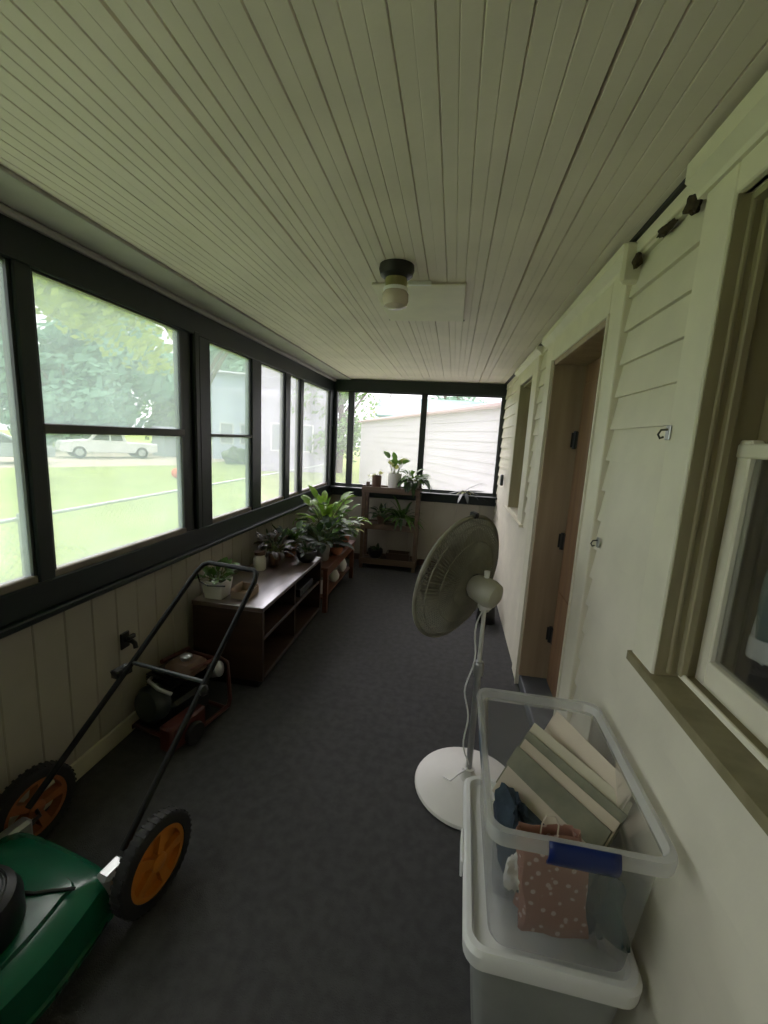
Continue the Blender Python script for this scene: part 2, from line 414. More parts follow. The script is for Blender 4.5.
side_window(1, 0.60, 1.401, False, 'side window nearest the camera at the left edge, no cross rail')
side_window(2, 1.473, 2.375, True, 'big side window with a cross rail, showing the white pickup outside')
side_window(3, 2.66, 3.25, True, 'second side window with thin cross rail, blue grey house outside', .02)
side_window(4, 3.415, 3.935, False, 'third side window without rail, lawn and pale house outside', glass='midpane')
side_window(5, 4.06, 4.34, False, 'narrowest tall side window between two slim posts', glass='midpane')
side_window(6, 4.43, 5.402, False, 'last side window next to the far corner post', glass='midpane')
side_window(12, -1.2, 0.531, False, 'wide side window behind the camera')
t = MB(); t.box(-1.645, XG, YB, -1.2, .9, 2.25)
struct('trim_11', t, 'green', 'green post closing the side wall behind the camera', 'trim')

# far wall
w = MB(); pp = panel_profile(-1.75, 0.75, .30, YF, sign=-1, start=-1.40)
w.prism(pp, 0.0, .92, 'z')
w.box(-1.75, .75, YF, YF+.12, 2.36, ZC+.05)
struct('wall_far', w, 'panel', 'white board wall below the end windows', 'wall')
b = MB(); b.box(XL+.02, XR, YF-.02, YF, 0, .085, bev=.004)
struct('baseboard_far', b, 'brownbase', 'dark brown baseboard along the end wall', 'baseboard')
t = MB(); t.box(XL, XR, YF-.04, YF, 2.25, 2.392, bev=.004); t.box(XL, .74, YF, YF+.10, 2.25, 2.37)
struct('trim_12', t, 'green', 'black green header beam above the end windows', 'trim')
t = MB(); t.box(XL+.05, XR, YF-.035, YF, .88, 1.02, bev=.006); t.box(XL, .74, YF, YF+.10, .9, 1.02); t.box(XL+.05, XR, YF-.15, YF, .985, 1.005, bev=.004)
struct('trim_13', t, 'green', 'dark green sill under the end windows', 'trim')
t = MB(); t.box(-1.39, -1.335, YF, YF+.04, 1.0, 2.26, bev=.005)
struct('trim_14', t, 'greyframe', 'slim grey green post beside the narrow end window', 'trim')
t = MB(); t.box(-.435, -.384, YF, YF+.04, 1.0, 2.26, bev=.005)
struct('trim_15', t, 'greyframe', 'slim dark post in the middle of the end windows', 'trim')
t = MB(); t.box(.555, .74, YF-.02, YF+.1, .9, 2.3, bev=.005)
struct('trim_16', t, 'greyframe', 'dark post where end windows meet the house wall', 'trim')
t = MB(); t.box(XL, -1.553, YF-.03, YF+.05, .9, 2.26, bev=.004)
struct('trim_33', t, 'green', 'dark green corner upright at the left end of the end windows', 'trim')
def end_window(idx, x0, x1, label):
    root = tag(D.objects.new('window_%d' % idx, None), label, 'window', None, 'structure'); COL.objects.link(root)
    root.location = ((x0+x1)/2, YF+.015, 1.02); hw = (x1-x0)/2; s = .012
    fr = MB(); fr.box(-hw, -hw+s, -.02, .02, 0, 1.23); fr.box(hw-s, hw, -.02, .02, 0, 1.23); fr.box(-hw, hw, -.02, .02, 0, .02); fr.box(-hw, hw, -.02, .02, 1.215, 1.23)
    fr.build('sash', 'greyframe', root)
    g = MB(); g.box(-hw+s, hw-s, -.003, 0, .02, 1.215); g.build('pane', 'farpane', root)
end_window(7, -1.56, -1.39, 'narrow end window in the far corner, pale green trees outside')
end_window(8, -1.335, -.435, 'left wide end window behind the plant stand')
end_window(9, -.384, .555, 'right wide end window above the spiky plant')

# right (house) wall with lapped siding; openings: (y0, y1, z0, z1)
NW = (0.30, 1.150, 1.078, 2.24); DR = (1.915, 2.90, 0.0, 2.20); FW = (3.62, 4.27, 1.07, 2.22)
ops = [NW, DR, FW]
w = MB()
def spans(z0, z1, a=YB, b=YF+.1, pad=0.0):
    segs = [(a, b)]
    for (y0, y1, q0, q1) in ops:
        if z1 > q0+.004 and z0 < q1-.004:
            n = []
            y0, y1 = y0-pad, y1+pad
            for s0, s1 in segs:
                if y1 <= s0 or y0 >= s1: n.append((s0, s1)); continue
                if y0 > s0: n.append((s0, y0))
                if y1 < s1: n.append((y1, s1))
            segs = n
    return segs
zb = sorted(set([0, ZC+.02] + [q for o in ops for q in (o[2], o[3])]))
for z0, z1 in zip(zb[:-1], zb[1:]):
    for s0, s1 in spans(z0, z1): w.box(XR+.012, .741, s0, s1, z0, z1)
z = 0.0; step = .1165
while z < 2.38:
    cuts = sorted(set([z, min(z+step, ZC)] + [q for o in ops for q in (o[2], o[3]) if z < q < z+step]))
    for z0, z1 in zip(cuts[:-1], cuts[1:]):
        o0 = .015*(1-(z0-z)/step); o1 = .015*(1-(z1-z)/step)
        for s0, s1 in spans(z0, z1, pad=.05):
            w.prism([(XR+.012, z0), (XR+.006-o0, z0), (XR+.006-o1, z1), (XR+.012, z1)], s0, s1, 'y')
    z += step
struct('wall_right', w, 'siding', 'cream house wall of lapped horizontal siding', 'wall')
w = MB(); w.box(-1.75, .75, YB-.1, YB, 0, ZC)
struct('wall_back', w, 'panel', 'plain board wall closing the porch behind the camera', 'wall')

XC = .568
# door
root = tag(D.objects.new('door_1', None), 'brown wooden door set deep in the tan jamb of the house wall', 'door', None, 'structure'); COL.objects.link(root)
root.location = (0, 0, 0)
t = MB()
t.box(.755, .79, DR[0]+.03, DR[1]-.062, .09, 2.17, bev=.004)
for za, zb_ in ((.2, .75), (.95, 2.05)):
    for ya, yb in ((2.02, 2.36), (2.46, 2.80)):
        t.box(.747, .755, ya, yb, za, zb_, bev=.008)
t.build('leaf', 'doorw', root)
t = MB(); t.box(.772, .80, DR[1]-.062, DR[1]-.03, .09, 2.17); t.build('hinge_gap_shade', 'dark', root)  # near-black strip painting in the shade of the open hinge gap
for zz in (.42, 1.07, 1.72):
    h = MB(); h.tube([(.745, 2.853, zz-.055), (.745, 2.853, zz+.055)], .012, 10); h.box(.748, .757, 2.79, 2.853, zz-.05, zz+.05); h.box(.725, .745, 2.864, 2.871, zz-.045, zz+.045); h.build('hinge', 'dark', root)
h = MB(); h.lathe([(.028, 0), (.028, .006), (.01, .012), (.01, .035), (.026, .045), (.03, .06), (.02, .074), (0, .077)], 18, frame_to((-1, 0, 0), (.755, 2.01, .98))); h.build('knob', 'brass', root, True)
t = MB(); t.box(.575, .81, DR[1]-.03, DR[1]+.0, .085, 2.20, bev=.003); t.box(.575, .81, DR[0], DR[0]+.03, .085, 2.20, bev=.003); t.box(.575, .81, DR[0], DR[1], 2.17, 2.20, bev=.003)
struct('trim_17', t, 'jamb', 'tan wooden jamb lining the doorway', 'trim')
t = MB(); t.box(.585, .82, DR[0], DR[1], 0, .085, bev=.006)
struct('trim_18', t, 'threshold', 'dark grey threshold step at the foot of the doorway', 'trim')
t = MB(); t.box(XC, .60, 1.765, DR[0], 0, 2.33, bev=.004); t.box(XC, .60, DR[1], 3.11, 0, 2.33, bev=.004); t.box(XC, .60, DR[0], DR[1], 2.20, 2.33, bev=.004)
t.box(XC-.008, XC+.004, DR[0]-.014, DR[0], 0, 2.20); t.box(XC-.008, XC+.004, DR[1], DR[1]+.014, 0, 2.20)
struct('trim_19', t, 'casing', 'cream board casing around the doorway', 'trim')
# near window casing, sill, sashes
t = MB(); t.box(XC, .60, NW[1], 1.278, 1.085, 2.33, bev=.004); t.box(XC, .60, .17, NW[0], 1.085, 2.33, bev=.004); t.box(XC, .60, NW[0], NW[1], 2.24, 2.33, bev=.004)
struct('trim_20', t, 'casing', 'wide cream casing board around the near house window', 'trim')
t = MB(); t.box(.574, .76, NW[1]-.004, NW[1]+.02, 1.09, 2.24); t.box(.574, .76, NW[0]-.02, NW[0]+.004, 1.09, 2.24); t.box(.602, .74, NW[0], NW[1], 2.225, 2.26)
t.box(.625, .645, NW[1]-.022, NW[1], 1.10, 2.24, bev=.003); t.box(.60, .612, NW[1]-.010, NW[1], 1.10, 2.24, bev=.003)
struct('trim_21', t, 'revealpaint', 'olive worn reveal lining the near house window', 'trim')
t = MB(); t.prism([(.558, 1.062), (.558, 1.088), (.745, 1.106), (.745, 1.062)], .14, 1.283, 'y')
struct('trim_22', t, 'sill', 'worn olive brown sill under the near house window', 'trim')
t = MB(); t.box(.630, .641, NW[0], NW[1], 1.090, 1.108, bev=.003)
struct('trim_23', t, 'casing', 'thin cream stop strip lying along the near window sill', 'trim')
root = tag(D.objects.new('window_10', None), 'near house window with cream sashes and a blue green cloth behind', 'window', None, 'structure'); COL.objects.link(root)
t = MB(); y0, y1 = NW[0], NW[1]
t.box(.668, .696, y1-.050, y1-.005, 1.094, 1.71, bev=.004); t.box(.668, .696, y0+.005, y0+.05, 1.094, 1.71, bev=.004); t.box(.669, .695, y0+.045, y1-.045, 1.094, 1.165, bev=.002); t.box(.664, .701, y0+.006, y1-.006, 1.668, 1.702, bev=.004)
t.build('lower_sash', 'casing', root)
t = MB(); t.box(.702, .730, y1-.055, y1-.005, 1.69, 2.235, bev=.004); t.box(.702, .730, y0+.005, y0+.055, 1.69, 2.235, bev=.004); t.box(.703, .729, y0+.05, y1-.05, 2.18, 2.235); t.box(.703, .729, y0+.05, y1-.05, 1.68, 1.715)
t.build('upper_sash', 'revealpaint', root)
g = MB(); g.box(.681, .683, y0+.05, y1-.05, 1.165, 1.668); g.box(.715, .717, y0+.055, y1-.055, 1.715, 2.18); g.build('pane', 'roompane', root)
# far house window
t = MB(); t.box(XC, .60, FW[1], 4.42, 1.04, 2.33, bev=.004); t.box(XC, .60, 3.40, FW[0], 1.04, 2.33, bev=.004); t.box(XC, .60, FW[0], FW[1], 2.22, 2.33, bev=.004)
struct('trim_24', t, 'casing', 'cream casing around the far house window', 'trim')
t = MB(); t.box(.574, .76, FW[1]-.005, FW[1]+.02, 1.07, 2.22); t.box(.574, .76, FW[0]-.02, FW[0]+.005, 1.07, 2.22); t.box(.602, .74, FW[0], FW[1], 2.20, 2.24)
struct('trim_25', t, 'revealpaint', 'olive reveal lining the far house window', 'trim')
t = MB(); t.prism([(.55, 1.04), (.55, 1.06), (.745, 1.075), (.745, 1.04)], 3.38, 4.44, 'y')
struct('trim_26', t, 'casing', 'cream sill under the far house window', 'trim')
root = tag(D.objects.new('window_11', None), 'far house window between the doorway and the end wall', 'window', None, 'structure'); COL.objects.link(root)
t = MB(); y0, y1 = FW[0], FW[1]
for za, zb_, xx in ((1.07, 1.68, .68), (1.65, 2.21, .71)):
    t.box(xx, xx+.028, y1-.05, y1-.004, za, zb_, bev=.004); t.box(xx, xx+.028, y0+.004, y0+.05, za, zb_, bev=.004); t.box(xx+.001, xx+.027, y0+.045, y1-.045, za, za+.045); t.box(xx+.001, xx+.027, y0+.045, y1-.045, zb_-.045, zb_)
t.build('sash', 'casing', root)
t = MB(); t.box(.664, .682, 3.9, 3.98, 1.665, 1.69, bev=.004); t.build('sash_lock', 'white', root)
g = MB(); g.box(.692, .694, y0+.05, y1-.05, 1.11, 1.64); g.box(.722, .724, y0+.05, y1-.05, 1.69, 2.17); g.build('pane', 'roompane', root)
# dim rooms behind the house windows
w = MB()
for (ya, yb) in ((-.2, 1.75), (3.2, 4.8)):
    w.box(2.0, 2.05, ya, yb, .6, 2.6); w.box(.76, 2.0, ya-.05, ya, .6, 2.6); w.box(.76, 2.0, yb, yb+.05, .6, 2.6); w.box(.76, 2.0, ya, yb, 2.6, 2.65); w.box(.76, 2.0, ya, yb, .55, .6)
struct('wall_inside', w, 'roomdark', 'dim brown room walls seen through the house windows', 'wall')
def cloth(name, label, cat, m, y0, y1, z0, z1, x, amp=.018, waves=5, trimm=None):
    g = MB(); n = 40
    g.grid(lambda u, v: (x+amp*math.sin(u*waves*2*PI)+.01*math.sin(v*5+u*3), y0+(y1-y0)*u, z0+(z1-z0)*v), n, 10)
    o = g.build(name, m, None, True)
    s_ = o.modifiers.new('s', 'SOLIDIFY'); s_.thickness = .003
    tag(o, label, cat)
    if trimm:
        e = MB(); e.grid(lambda u, v: (x-.004+amp*math.sin((.985+.015*u)*waves*2*PI)+.01*math.sin(v*5), y1-.05+.06*u+.012*math.sin(v*9), z0-.03+(z1-z0+.03)*v), 6, 14)
        e.grid(lambda u, v: (x-.008+amp*math.sin(u*waves*2*PI), y0+(y1+.01-y0)*u, z0-.035+.05*v+.01*math.sin(u*9)), 40, 3)
        eo = e.build('white_edge', trimm, o, True); s2 = eo.modifiers.new('s', 'SOLIDIFY'); s2.thickness = .003
    return o
M['cloth'] = mat('blue_green_cloth', (0.13, 0.20, 0.19), 0.8, var=0.3, scale=8)
M['cloth2'] = mat('brown_curtain', (0.17, 0.10, 0.045), 0.8, var=0.25, scale=8)
cloth('cloth_curtain', 'blue green cloth with a white edge behind the lower pane of the near house window', 'curtain', 'cloth', .30, 1.075, 1.235, 1.60, .745, .010, 7, trimm='crumple')
cloth('window_curtain', 'brown curtain behind the upper pane of the near house window', 'curtain', 'cloth2', .28, 1.14, 1.56, 2.3, .82)
cloth('window_curtain', 'olive brown curtain behind the far house window by the end wall', 'curtain', 'cloth2', 3.64, 4.25, 1.05, 2.25, .80)

# head caps and cornice along the house wall
def cap(idx, y0, y1, xo, zl, label):
    t = MB()
    t.prism([(.60, zl), (xo+.035, zl), (xo+.03, zl+.012), (xo+.008, zl+.03), (xo, zl+.036), (xo, 2.385), (.60, 2.385)], y0, y1, 'y')
    struct('trim_%d' % idx, t, 'casing', label, 'trim')
cap(27, -.3, 1.30, .523, 2.305, 'boxed cream cap moulding above the near house window')
cap(28, 1.735, 3.16, .532, 2.318, 'boxed cream cap moulding above the doorway')
cap(29, 3.36, 4.55, .540, 2.325, 'boxed cream cap moulding above the far house window')
t = MB(); t.box(.57, .60, 1.30, 1.735, 2.345, 2.40, bev=.004); t.box(.585, .60, 3.16, 3.36, 2.35, 2.40); t.box(.585, .60, 4.55, YF, 2.35, 2.40)
struct('trim_30', t, 'casing', 'flat cream cornice strip between the cap mouldings', 'trim')
t = MB(); t.box(.556, .60, -.3, YF, 2.388, 2.4005)
struct('trim_31', t, 'dark', 'dark gap line between ceiling and cap mouldings', 'trim')
t = MB(); t.box(.532, .60, 1.715, 1.745, 2.25, 2.385, bev=.01)
struct('trim_32', t, 'siding', 'squared end block of the cap moulding above the doorway', 'trim')

def blob(name, label, cat, m, loc, sz, group=None, seed=1, n=14):
    rnd = random.Random(seed); g = MB(); ph = [rnd.uniform(0, 6) for _ in range(6)]
    def fn(u, v):
        a = u*2*PI; b_ = (v-.5)*PI
        k = 1+.22*math.sin(3*a+ph[0])*math.cos(b_)+.16*math.sin(5*b_+ph[1]+2*a)+.1*math.sin(7*a+ph[2]+4*b_)
        return (sz[0]*k*math.cos(b_)*math.cos(a), sz[1]*k*math.cos(b_)*math.sin(a), sz[2]*k*math.sin(b_))
    g.grid(fn, n, n, True)
    o = g.build(name, m, None, True); o.location = loc
    return tag(o, label, cat, group)
M['nest'] = mat('dark_debris', (0.045, 0.03, 0.012), 0.95, var=0.4, scale=40, bump=.5)
blob('debris_clump', 'dark brown clump under the trim right beside the near window casing top', 'debris', 'nest', (.568, 1.335, 2.315), (.014, .035, .024), 'dark clumps under the broken trim', 1)
blob('debris_clump', 'flattened black clump midway along the bare trim between window cap and door cap', 'debris', 'nest', (.572, 1.50, 2.325), (.012, .05, .012), 'dark clumps under the broken trim', 2)
blob('debris_clump', 'small dark clump against the near end block of the door cap', 'debris', 'nest', (.568, 1.688, 2.312), (.013, .022, .022), 'dark clumps under the broken trim', 3)

def hook(name, label, loc):
    t_ = thing(name, label, 'hook', loc)
    g = MB(); g.box(-.004, .0, -.012, .012, -.02, .02, bev=.002); g.build('plate', 'steel', t_)
    g = MB(); g.tube([(-.004, 0, .008), (-.02, 0, .006), (-.026, 0, -.006), (-.02, 0, -.016), (-.012, 0, -.012)], .003, 6); g.build('prong', 'rail', t_)
hook('wall_hook', 'small metal hook on the edge of the near window casing', (.5665, 1.268, 1.725))
hook('wall_hook', 'small metal hook on the siding beside the door casing', (.576, 1.70, 1.32))
sb = thing('doorbell_box', 'small dark box mounted on the house wall near the far corner', 'box', (.571, 4.86, 1.28))
g = MB(); g.box(-.03, 0, -.04, .04, -.06, .06, bev=.006); g.build('housing', 'greyframe', sb)
g = MB(); g.lathe([(.012, 0), (.012, .006), (0, .008)], 12, frame_to((-1, 0, 0), (-.03, 0, .02))); g.build('button', 'white', sb)
fc = thing('wall_faucet', 'small black fitting sticking out of the white board wall by the mower handle', 'fitting', (XL, 1.865, .545))
g = MB(); g.box(0, .012, -.03, .03, -.045, .045, bev=.004); g.build('plate', 'black', fc)
g = MB(); g.tube([(.01, 0, .0), (.05, 0, .0), (.065, 0, -.01), (.07, 0, -.035)], .012, 8); g.box(.035, .055, -.025, .025, .012, .035, bev=.004); g.build('spout', 'black', fc)

# ceiling light
cl = thing('ceiling_light', 'bare ceiling light with black base and frosted jar globe', 'ceiling light', (-.30, 1.955, ZC))
g = MB(); g.lathe([(.074, 0), (.076, -.018), (.070, -.040), (.052, -.052), (.0, -.054)], 28); g.build('canopy', 'black', cl, True)
g = MB(); g.lathe([(.046, -.050), (.048, -.062), (.046, -.088), (.050, -.094), (.0, -.095)], 24); g.build('socket', 'brass', cl, True)
g = MB(); g.lathe([(.052, -.090), (.054, -.097), (.052, -.104), (.0, -.105)], 24); g.build('collar', 'white', cl, True)
g = MB(); g.lathe([(.048, -.102), (.057, -.115), (.058, -.140), (.050, -.162), (.030, -.172), (0, -.174)], 24); g.build('globe', 'globe', cl, True)

# ------------------------------------------------------------------ pedestal fan
FX, FY = .197, 1.89
fan = thing('pedestal_fan', 'off white pedestal fan with round base standing behind the storage bins', 'fan', (FX, FY, 0))
g = MB(); g.lathe([(.252, 0), (.258, .008), (.252, .018), (.20, .034), (.10, .052), (.045, .060), (.032, .075), (.028, .11), (0, .11)], 48); g.build('base', 'fanwhite', fan, True)
g = MB(); g.tube([(0, 0, .10), (0, 0, .62)], .015, 14); g.lathe([(.021, .60), (.024, .61), (.024, .66), (.018, .67)], 16); g.build('pole', 'steel', fan, True)
g = MB(); g.tube([(0, 0, .62), (0, 0, .94)], .010, 12); g.build('inner_pole', 'fanwhite', fan, True)
bax = Vector((0.79, -0.59, -0.17)).normalized()      # from grille towards motor
hub = Vector((-.026, -.02, 1.028))
mm = frame_to(-bax, hub)                              # local +z = forward
g = MB(); g.lathe([(.0, -.095), (.03, -.093), (.055, -.08), (.064, -.05), (.062, -.01), (.056, .03), (.040, .05), (0, .052)], 24, mm); g.build('motor_housing', 'fanolive', fan, True)
g = MB(); g.tube([(0, 0, .92), (0, 0, .97), (-.005, 0, 1.0)], .022, 12); g.box(-.03, .03, -.025, .025, .93, .975, bev=.008); g.build('neck', 'fanwhite', fan, True)
g = MB(); g.lathe([(.011, 0), (.013, .03), (0, .034)], 12, Matrix.Translation(hub+Vector((.02, -.01, .058)))); g.build('oscillation_knob', 'fanwhite', fan, True)
gz = .115
gp = [(.055, .045), (.12, .058), (.20, .075), (.27, .095), (.300, gz+.005)]
g = MB(); N = 96
for i in range(N):
    a = 2*PI*i/N
    g.tube([(r*math.cos(a+.5*(r-.05)), r*math.sin(a+.5*(r-.05)), zz) for r, zz in gp], .0030, 4, False, mm)
for r, zz in ((.055, .045), (.12, .058), (.20, .075), (.27, .095)): g.ring(r, .003, zz, 48, 5, mm)
g.build('rear_grille', 'fangrey', fan)
g = MB(); g.ring(.301, .010, gz+.008, 64, 8, mm); g.build('grille_band', 'fangrey', fan, True)
fp = [(.062, gz+.085), (.12, gz+.078), (.20, gz+.06), (.27, gz+.036), (.300, gz+.012)]
g = MB()
for i in range(N):
    a = 2*PI*i/N
    g.tube([(r*math.cos(a-.5*(r-.05)), r*math.sin(a-.5*(r-.05)), zz) for r, zz in fp], .0030, 4, False, mm)
for r, zz in fp[1:4]: g.ring(r, .003, zz, 48, 5, mm)
g.build('front_grille', 'fangrey', fan)
g = MB(); g.box(-.014, .014, .297, .322, gz-.010, gz+.026, mm, .004); g.build('grille_clip', 'black', fan)
g = MB(); g.lathe([(.0, gz+.079), (.066, gz+.081), (.066, gz+.09), (.04, gz+.097), (0, gz+.099)], 28, mm); g.build('grille_badge', 'fanwhite', fan, True)
g = MB(); g.lathe([(.008, .05), (.008, .085), (.045, .085), (.05, .10), (.045, .14), (.02, .15), (0, .15)], 24, mm)
for k in range(3):
    def bl(u, v, k=k):
        r = .03 + .22*u; wdt = .9*(0.55+.75*math.sin(PI*min(1, .15+u*.75))); a = 2*PI*k/3 + (v-.5)*wdt*1.25 + .35*u
        return tuple(mm @ Vector((r*math.cos(a), r*math.sin(a), .118 + (v-.5)*-.055)))
    g.grid(bl, 9, 9)
g.build('blades', 'blade', fan, True)
g = MB(); pts = []
for i in range(26):
    tt = i/25
    pts.append((-.035*math.sin(tt*PI)-.012*math.sin(tt*17)-.01, -.012-.035*math.sin(tt*PI)+.008*math.sin(tt*13), 0.92-.80*tt))
pts += [(-.05, -.03, .085), (-.085, -.05, .062), (-.12, -.02, .052)]
g.tube(pts, .0035, 6); g.build('power_cord', 'white', fan, True)

# ------------------------------------------------------------------ storage bins
def rrect(hx, hy, r, n=5):
    P = []
    for cx, cy, a0 in ((hx-r, hy-r, 0), (-hx+r, hy-r, PI/2), (-hx+r, -hy+r, PI), (hx-r, -hy+r, 1.5*PI)):
        for i in range(n+1):
            a = a0+PI/2*i/n; P.append((cx+r*math.cos(a), cy+r*math.sin(a)))
    return P
def loft(g, sections, cap0=True, cap1=True):
    n = len(sections[0][0]); vs = []; fs = []
    for P, zz in sections: vs += [(p[0], p[1], zz) for p in P]
    for k in range(len(sections)-1):
        for i in range(n): fs.append((k*n+i, k*n+(i+1) % n, (k+1)*n+(i+1) % n, (k+1)*n+i))
    if cap0: fs.append(tuple(reversed(range(n))))
    if cap1: fs.append(tuple((len(sections)-1)*n+i for i in range(n)))
    g.add(vs, fs)
BX, BY = .352, 1.195
lb = thing('storage_bin', 'lower frosted storage bin with a white lid, under the clear bin', 'bin', (BX, BY+.01, 0), R(-1.5))
g = MB(); loft(g, [(rrect(.155, .235, .05), .0), (rrect(.165, .245, .05), .012), (rrect(.198, .278, .045), .345)], True, False); g.build('body', 'bin2', lb, True)
g = MB()
loft(g, [(rrect(.205, .290, .05), .338), (rrect(.217, .302, .05), .345), (rrect(.219, .304, .05), .385), (rrect(.210, .295, .045), .397), (rrect(.196, .281, .04), .397), (rrect(.188, .273, .04), .380), (rrect(.174, .259, .04), .378)], True, True)
g.build('lid', 'white', lb, True)
for sx in (-1, 1):
    g = MB(); g.box(sx*.222-.004, sx*.222+.004, -.06, .06, .33, .39, bev=.003); g.build('latch', 'white', lb)
for k, (dx, dy, dz, sz) in enumerate(((0, -.08, .01, .1), (.02, .1, .01, .09))):
    pass
ub = thing('storage_bin', 'upper clear open storage bin with dark blue latches, full of papers', 'bin', (BX+.006, BY-.03, .3985), R(-.5))
g = MB()
loft(g, [(rrect(.158, .232, .04), .003), (rrect(.168, .245, .045), .02), (rrect(.187, .274, .038), .378)], True, False)
g.build('body', 'bin', ub, True)
g = MB()
loft(g, [(rrect(.190, .276, .038), .364), (rrect(.206, .294, .042), .362), (rrect(.208, .297, .042), .39), (rrect(.206, .295, .042), .400), (rrect(.196, .280, .04), .400), (rrect(.187, .274, .038), .378)], False, False)
g.build('rim', 'rim', ub, True)
g = MB(); g.grid(lambda u, v: (.0+.075*(u-.5)*2, -.296-.012*math.sin(PI*v)-.006, .408-.06*v), 10, 6); o = g.build('latch', 'blue', ub, True); s_ = o.modifiers.new('s', 'SOLIDIFY'); s_.thickness = .006
g = MB(); g.grid(lambda u, v: (-.205-.004*math.sin(PI*v), .02+.06*(u-.5)*2, .40-.055*v), 10, 6); o = g.build('latch', 'navy', ub, True); s_ = o.modifiers.new('s', 'SOLIDIFY'); s_.thickness = .005

# contents of the clear bin
def sheet(name, label, cat, m, cen, w_, h_, th, rot, bend=.0, group=None):
    g = MB(); 
    def fn(s): return lambda u, v: ((u-.5)*w_, (v-.5)*h_, s*th/2+bend*math.sin(PI*u))
    n = 9
    g.grid(fn(-1), n, 4); a = len(g.v); g.grid(fn(1), n, 4)
    for j in range(3): g.f.append((j*n, (j+1)*n, a+(j+1)*n, a+j*n)); g.f.append((j*n+n-1, (j+1)*n+n-1, a+(j+1)*n+n-1, a+j*n+n-1))
    for i in range(n-1): g.f.append((i, i+1, a+i+1, a+i)); q = 3*n; g.f.append((q+i, q+i+1, a+q+i+1, a+q+i))
    o = g.build(name, m); o.location = cen; o.rotation_euler = rot
    return tag(o, label, cat, group)
def dirmat(xd, yd):
    x = Vector(xd).normalized(); y = Vector(yd); y = (y-x*y.dot(x)).normalized(); z = x.cross(y)
    return Matrix((x, y, z)).transposed().to_euler()
DX = (.66, -.75, -.10); LEAN = (.42, .42, .80)
sheet('card_sheet', 'big pale tan card leaning against the right inside of the clear bin behind the envelopes', 'card', 'paper2', (.452, 1.275, .640), .33, .25, .004, dirmat((.45, -.89, -.05), (.40, .22, .88)), .008)
sheet('envelope', 'cream envelope standing slanted in front of the big pale card', 'envelope', 'paper', (.415, 1.235, .640), .34, .19, .004, dirmat(DX, LEAN), .004)
sheet('magazine', 'olive covered magazine slanted just below the front cream envelope', 'magazine', 'paperd', (.393, 1.213, .615), .34, .20, .012, dirmat(DX, LEAN), .004)
sheet('envelope', 'thin pale envelope sandwiched between the two olive magazines', 'envelope', 'paper2', (.375, 1.195, .600), .33, .20, .004, dirmat(DX, LEAN), .003)
sheet('magazine', 'second darker magazine, lowest of the slanted papers in the clear bin', 'magazine', 'paperd', (.385, 1.205, .631), .33, .07, .010, dirmat(DX, LEAN), .003)
# pink bag
pb = thing('gift_bag', 'pink dotted paper bag standing against the near inside of the clear bin', 'bag', (.345, .982, .452), R(4))
g = MB()
def bagf(u, v):
    a = u*4; k = int(a) % 4; t_ = a-int(a); c4 = [(-1, -1), (1, -1), (1, 1), (-1, 1)]
    p, q = c4[k], c4[(k+1) % 4]; x = p[0]+(q[0]-p[0])*t_; y = p[1]+(q[1]-p[1])*t_
    wv = .008*math.sin(9*v+5*u*2*PI)
    return (x*(.080-.008*v)+wv-.035*v*v, y*(.036-.012*v)+wv*.5, .27*v+.012*math.sin(u*2*PI)*v)
g.grid(bagf, 24, 10, True); g.box(-.072, .072, -.034, .034, 0, .004)
o = g.build('bag_body', 'pink', pb, True); s_ = o.modifiers.new('s', 'SOLIDIFY'); s_.thickness = .0015
g = MB(); g.tube([(-.06, -.022, .28), (-.06, -.024, .31), (-.05, -.02, .33), (-.03, -.02, .33), (-.02, -.024, .31), (-.02, -.024, .28)], .002, 6); g.build('string_handle', 'paper2', pb)
blob('tissue_wad', 'crumpled white tissue beside the pink dotted bag', 'tissue', 'crumple', (.255, 1.01, .545), (.028, .03, .045), None, 5, 20)
blob('folded_cloth', 'dark teal cloth bundle at the near right inside of the clear bin', 'cloth', 'teal', (.468, 1.03, .515), (.058, .095, .09), None, 6, 20)
blob('folded_cloth', 'slate blue cloth stuffed along the left inside of the clear bin', 'cloth', 'navy', (.275, 1.16, .515), (.062, .13, .085), None, 8, 20)
blob('folded_cloth', 'flat dark teal cloth lining the bottom of the clear bin under the pink bag', 'cloth', 'teal', (.350, 1.13, .437), (.085, .13, .012), None, 14, 24)
blob('folded_cloth', 'dark teal cloth filling the far end of the clear bin', 'cloth', 'teal', (.40, 1.27, .488), (.065, .10, .062), None, 11, 20)

# ------------------------------------------------------------------ push mower
hd = Vector((.156, .988, 0)).normalized(); axd = Vector((.988, -.156, 0)).normalized()
rzm = math.atan2(axd.y, axd.x)      # local x = right axis, local y = towards handle
mow = thing('lawn_mower', 'green push lawn mower with black folding handle in the near left corner', 'lawn mower', (-1.23, 1.186, 0), rzm)
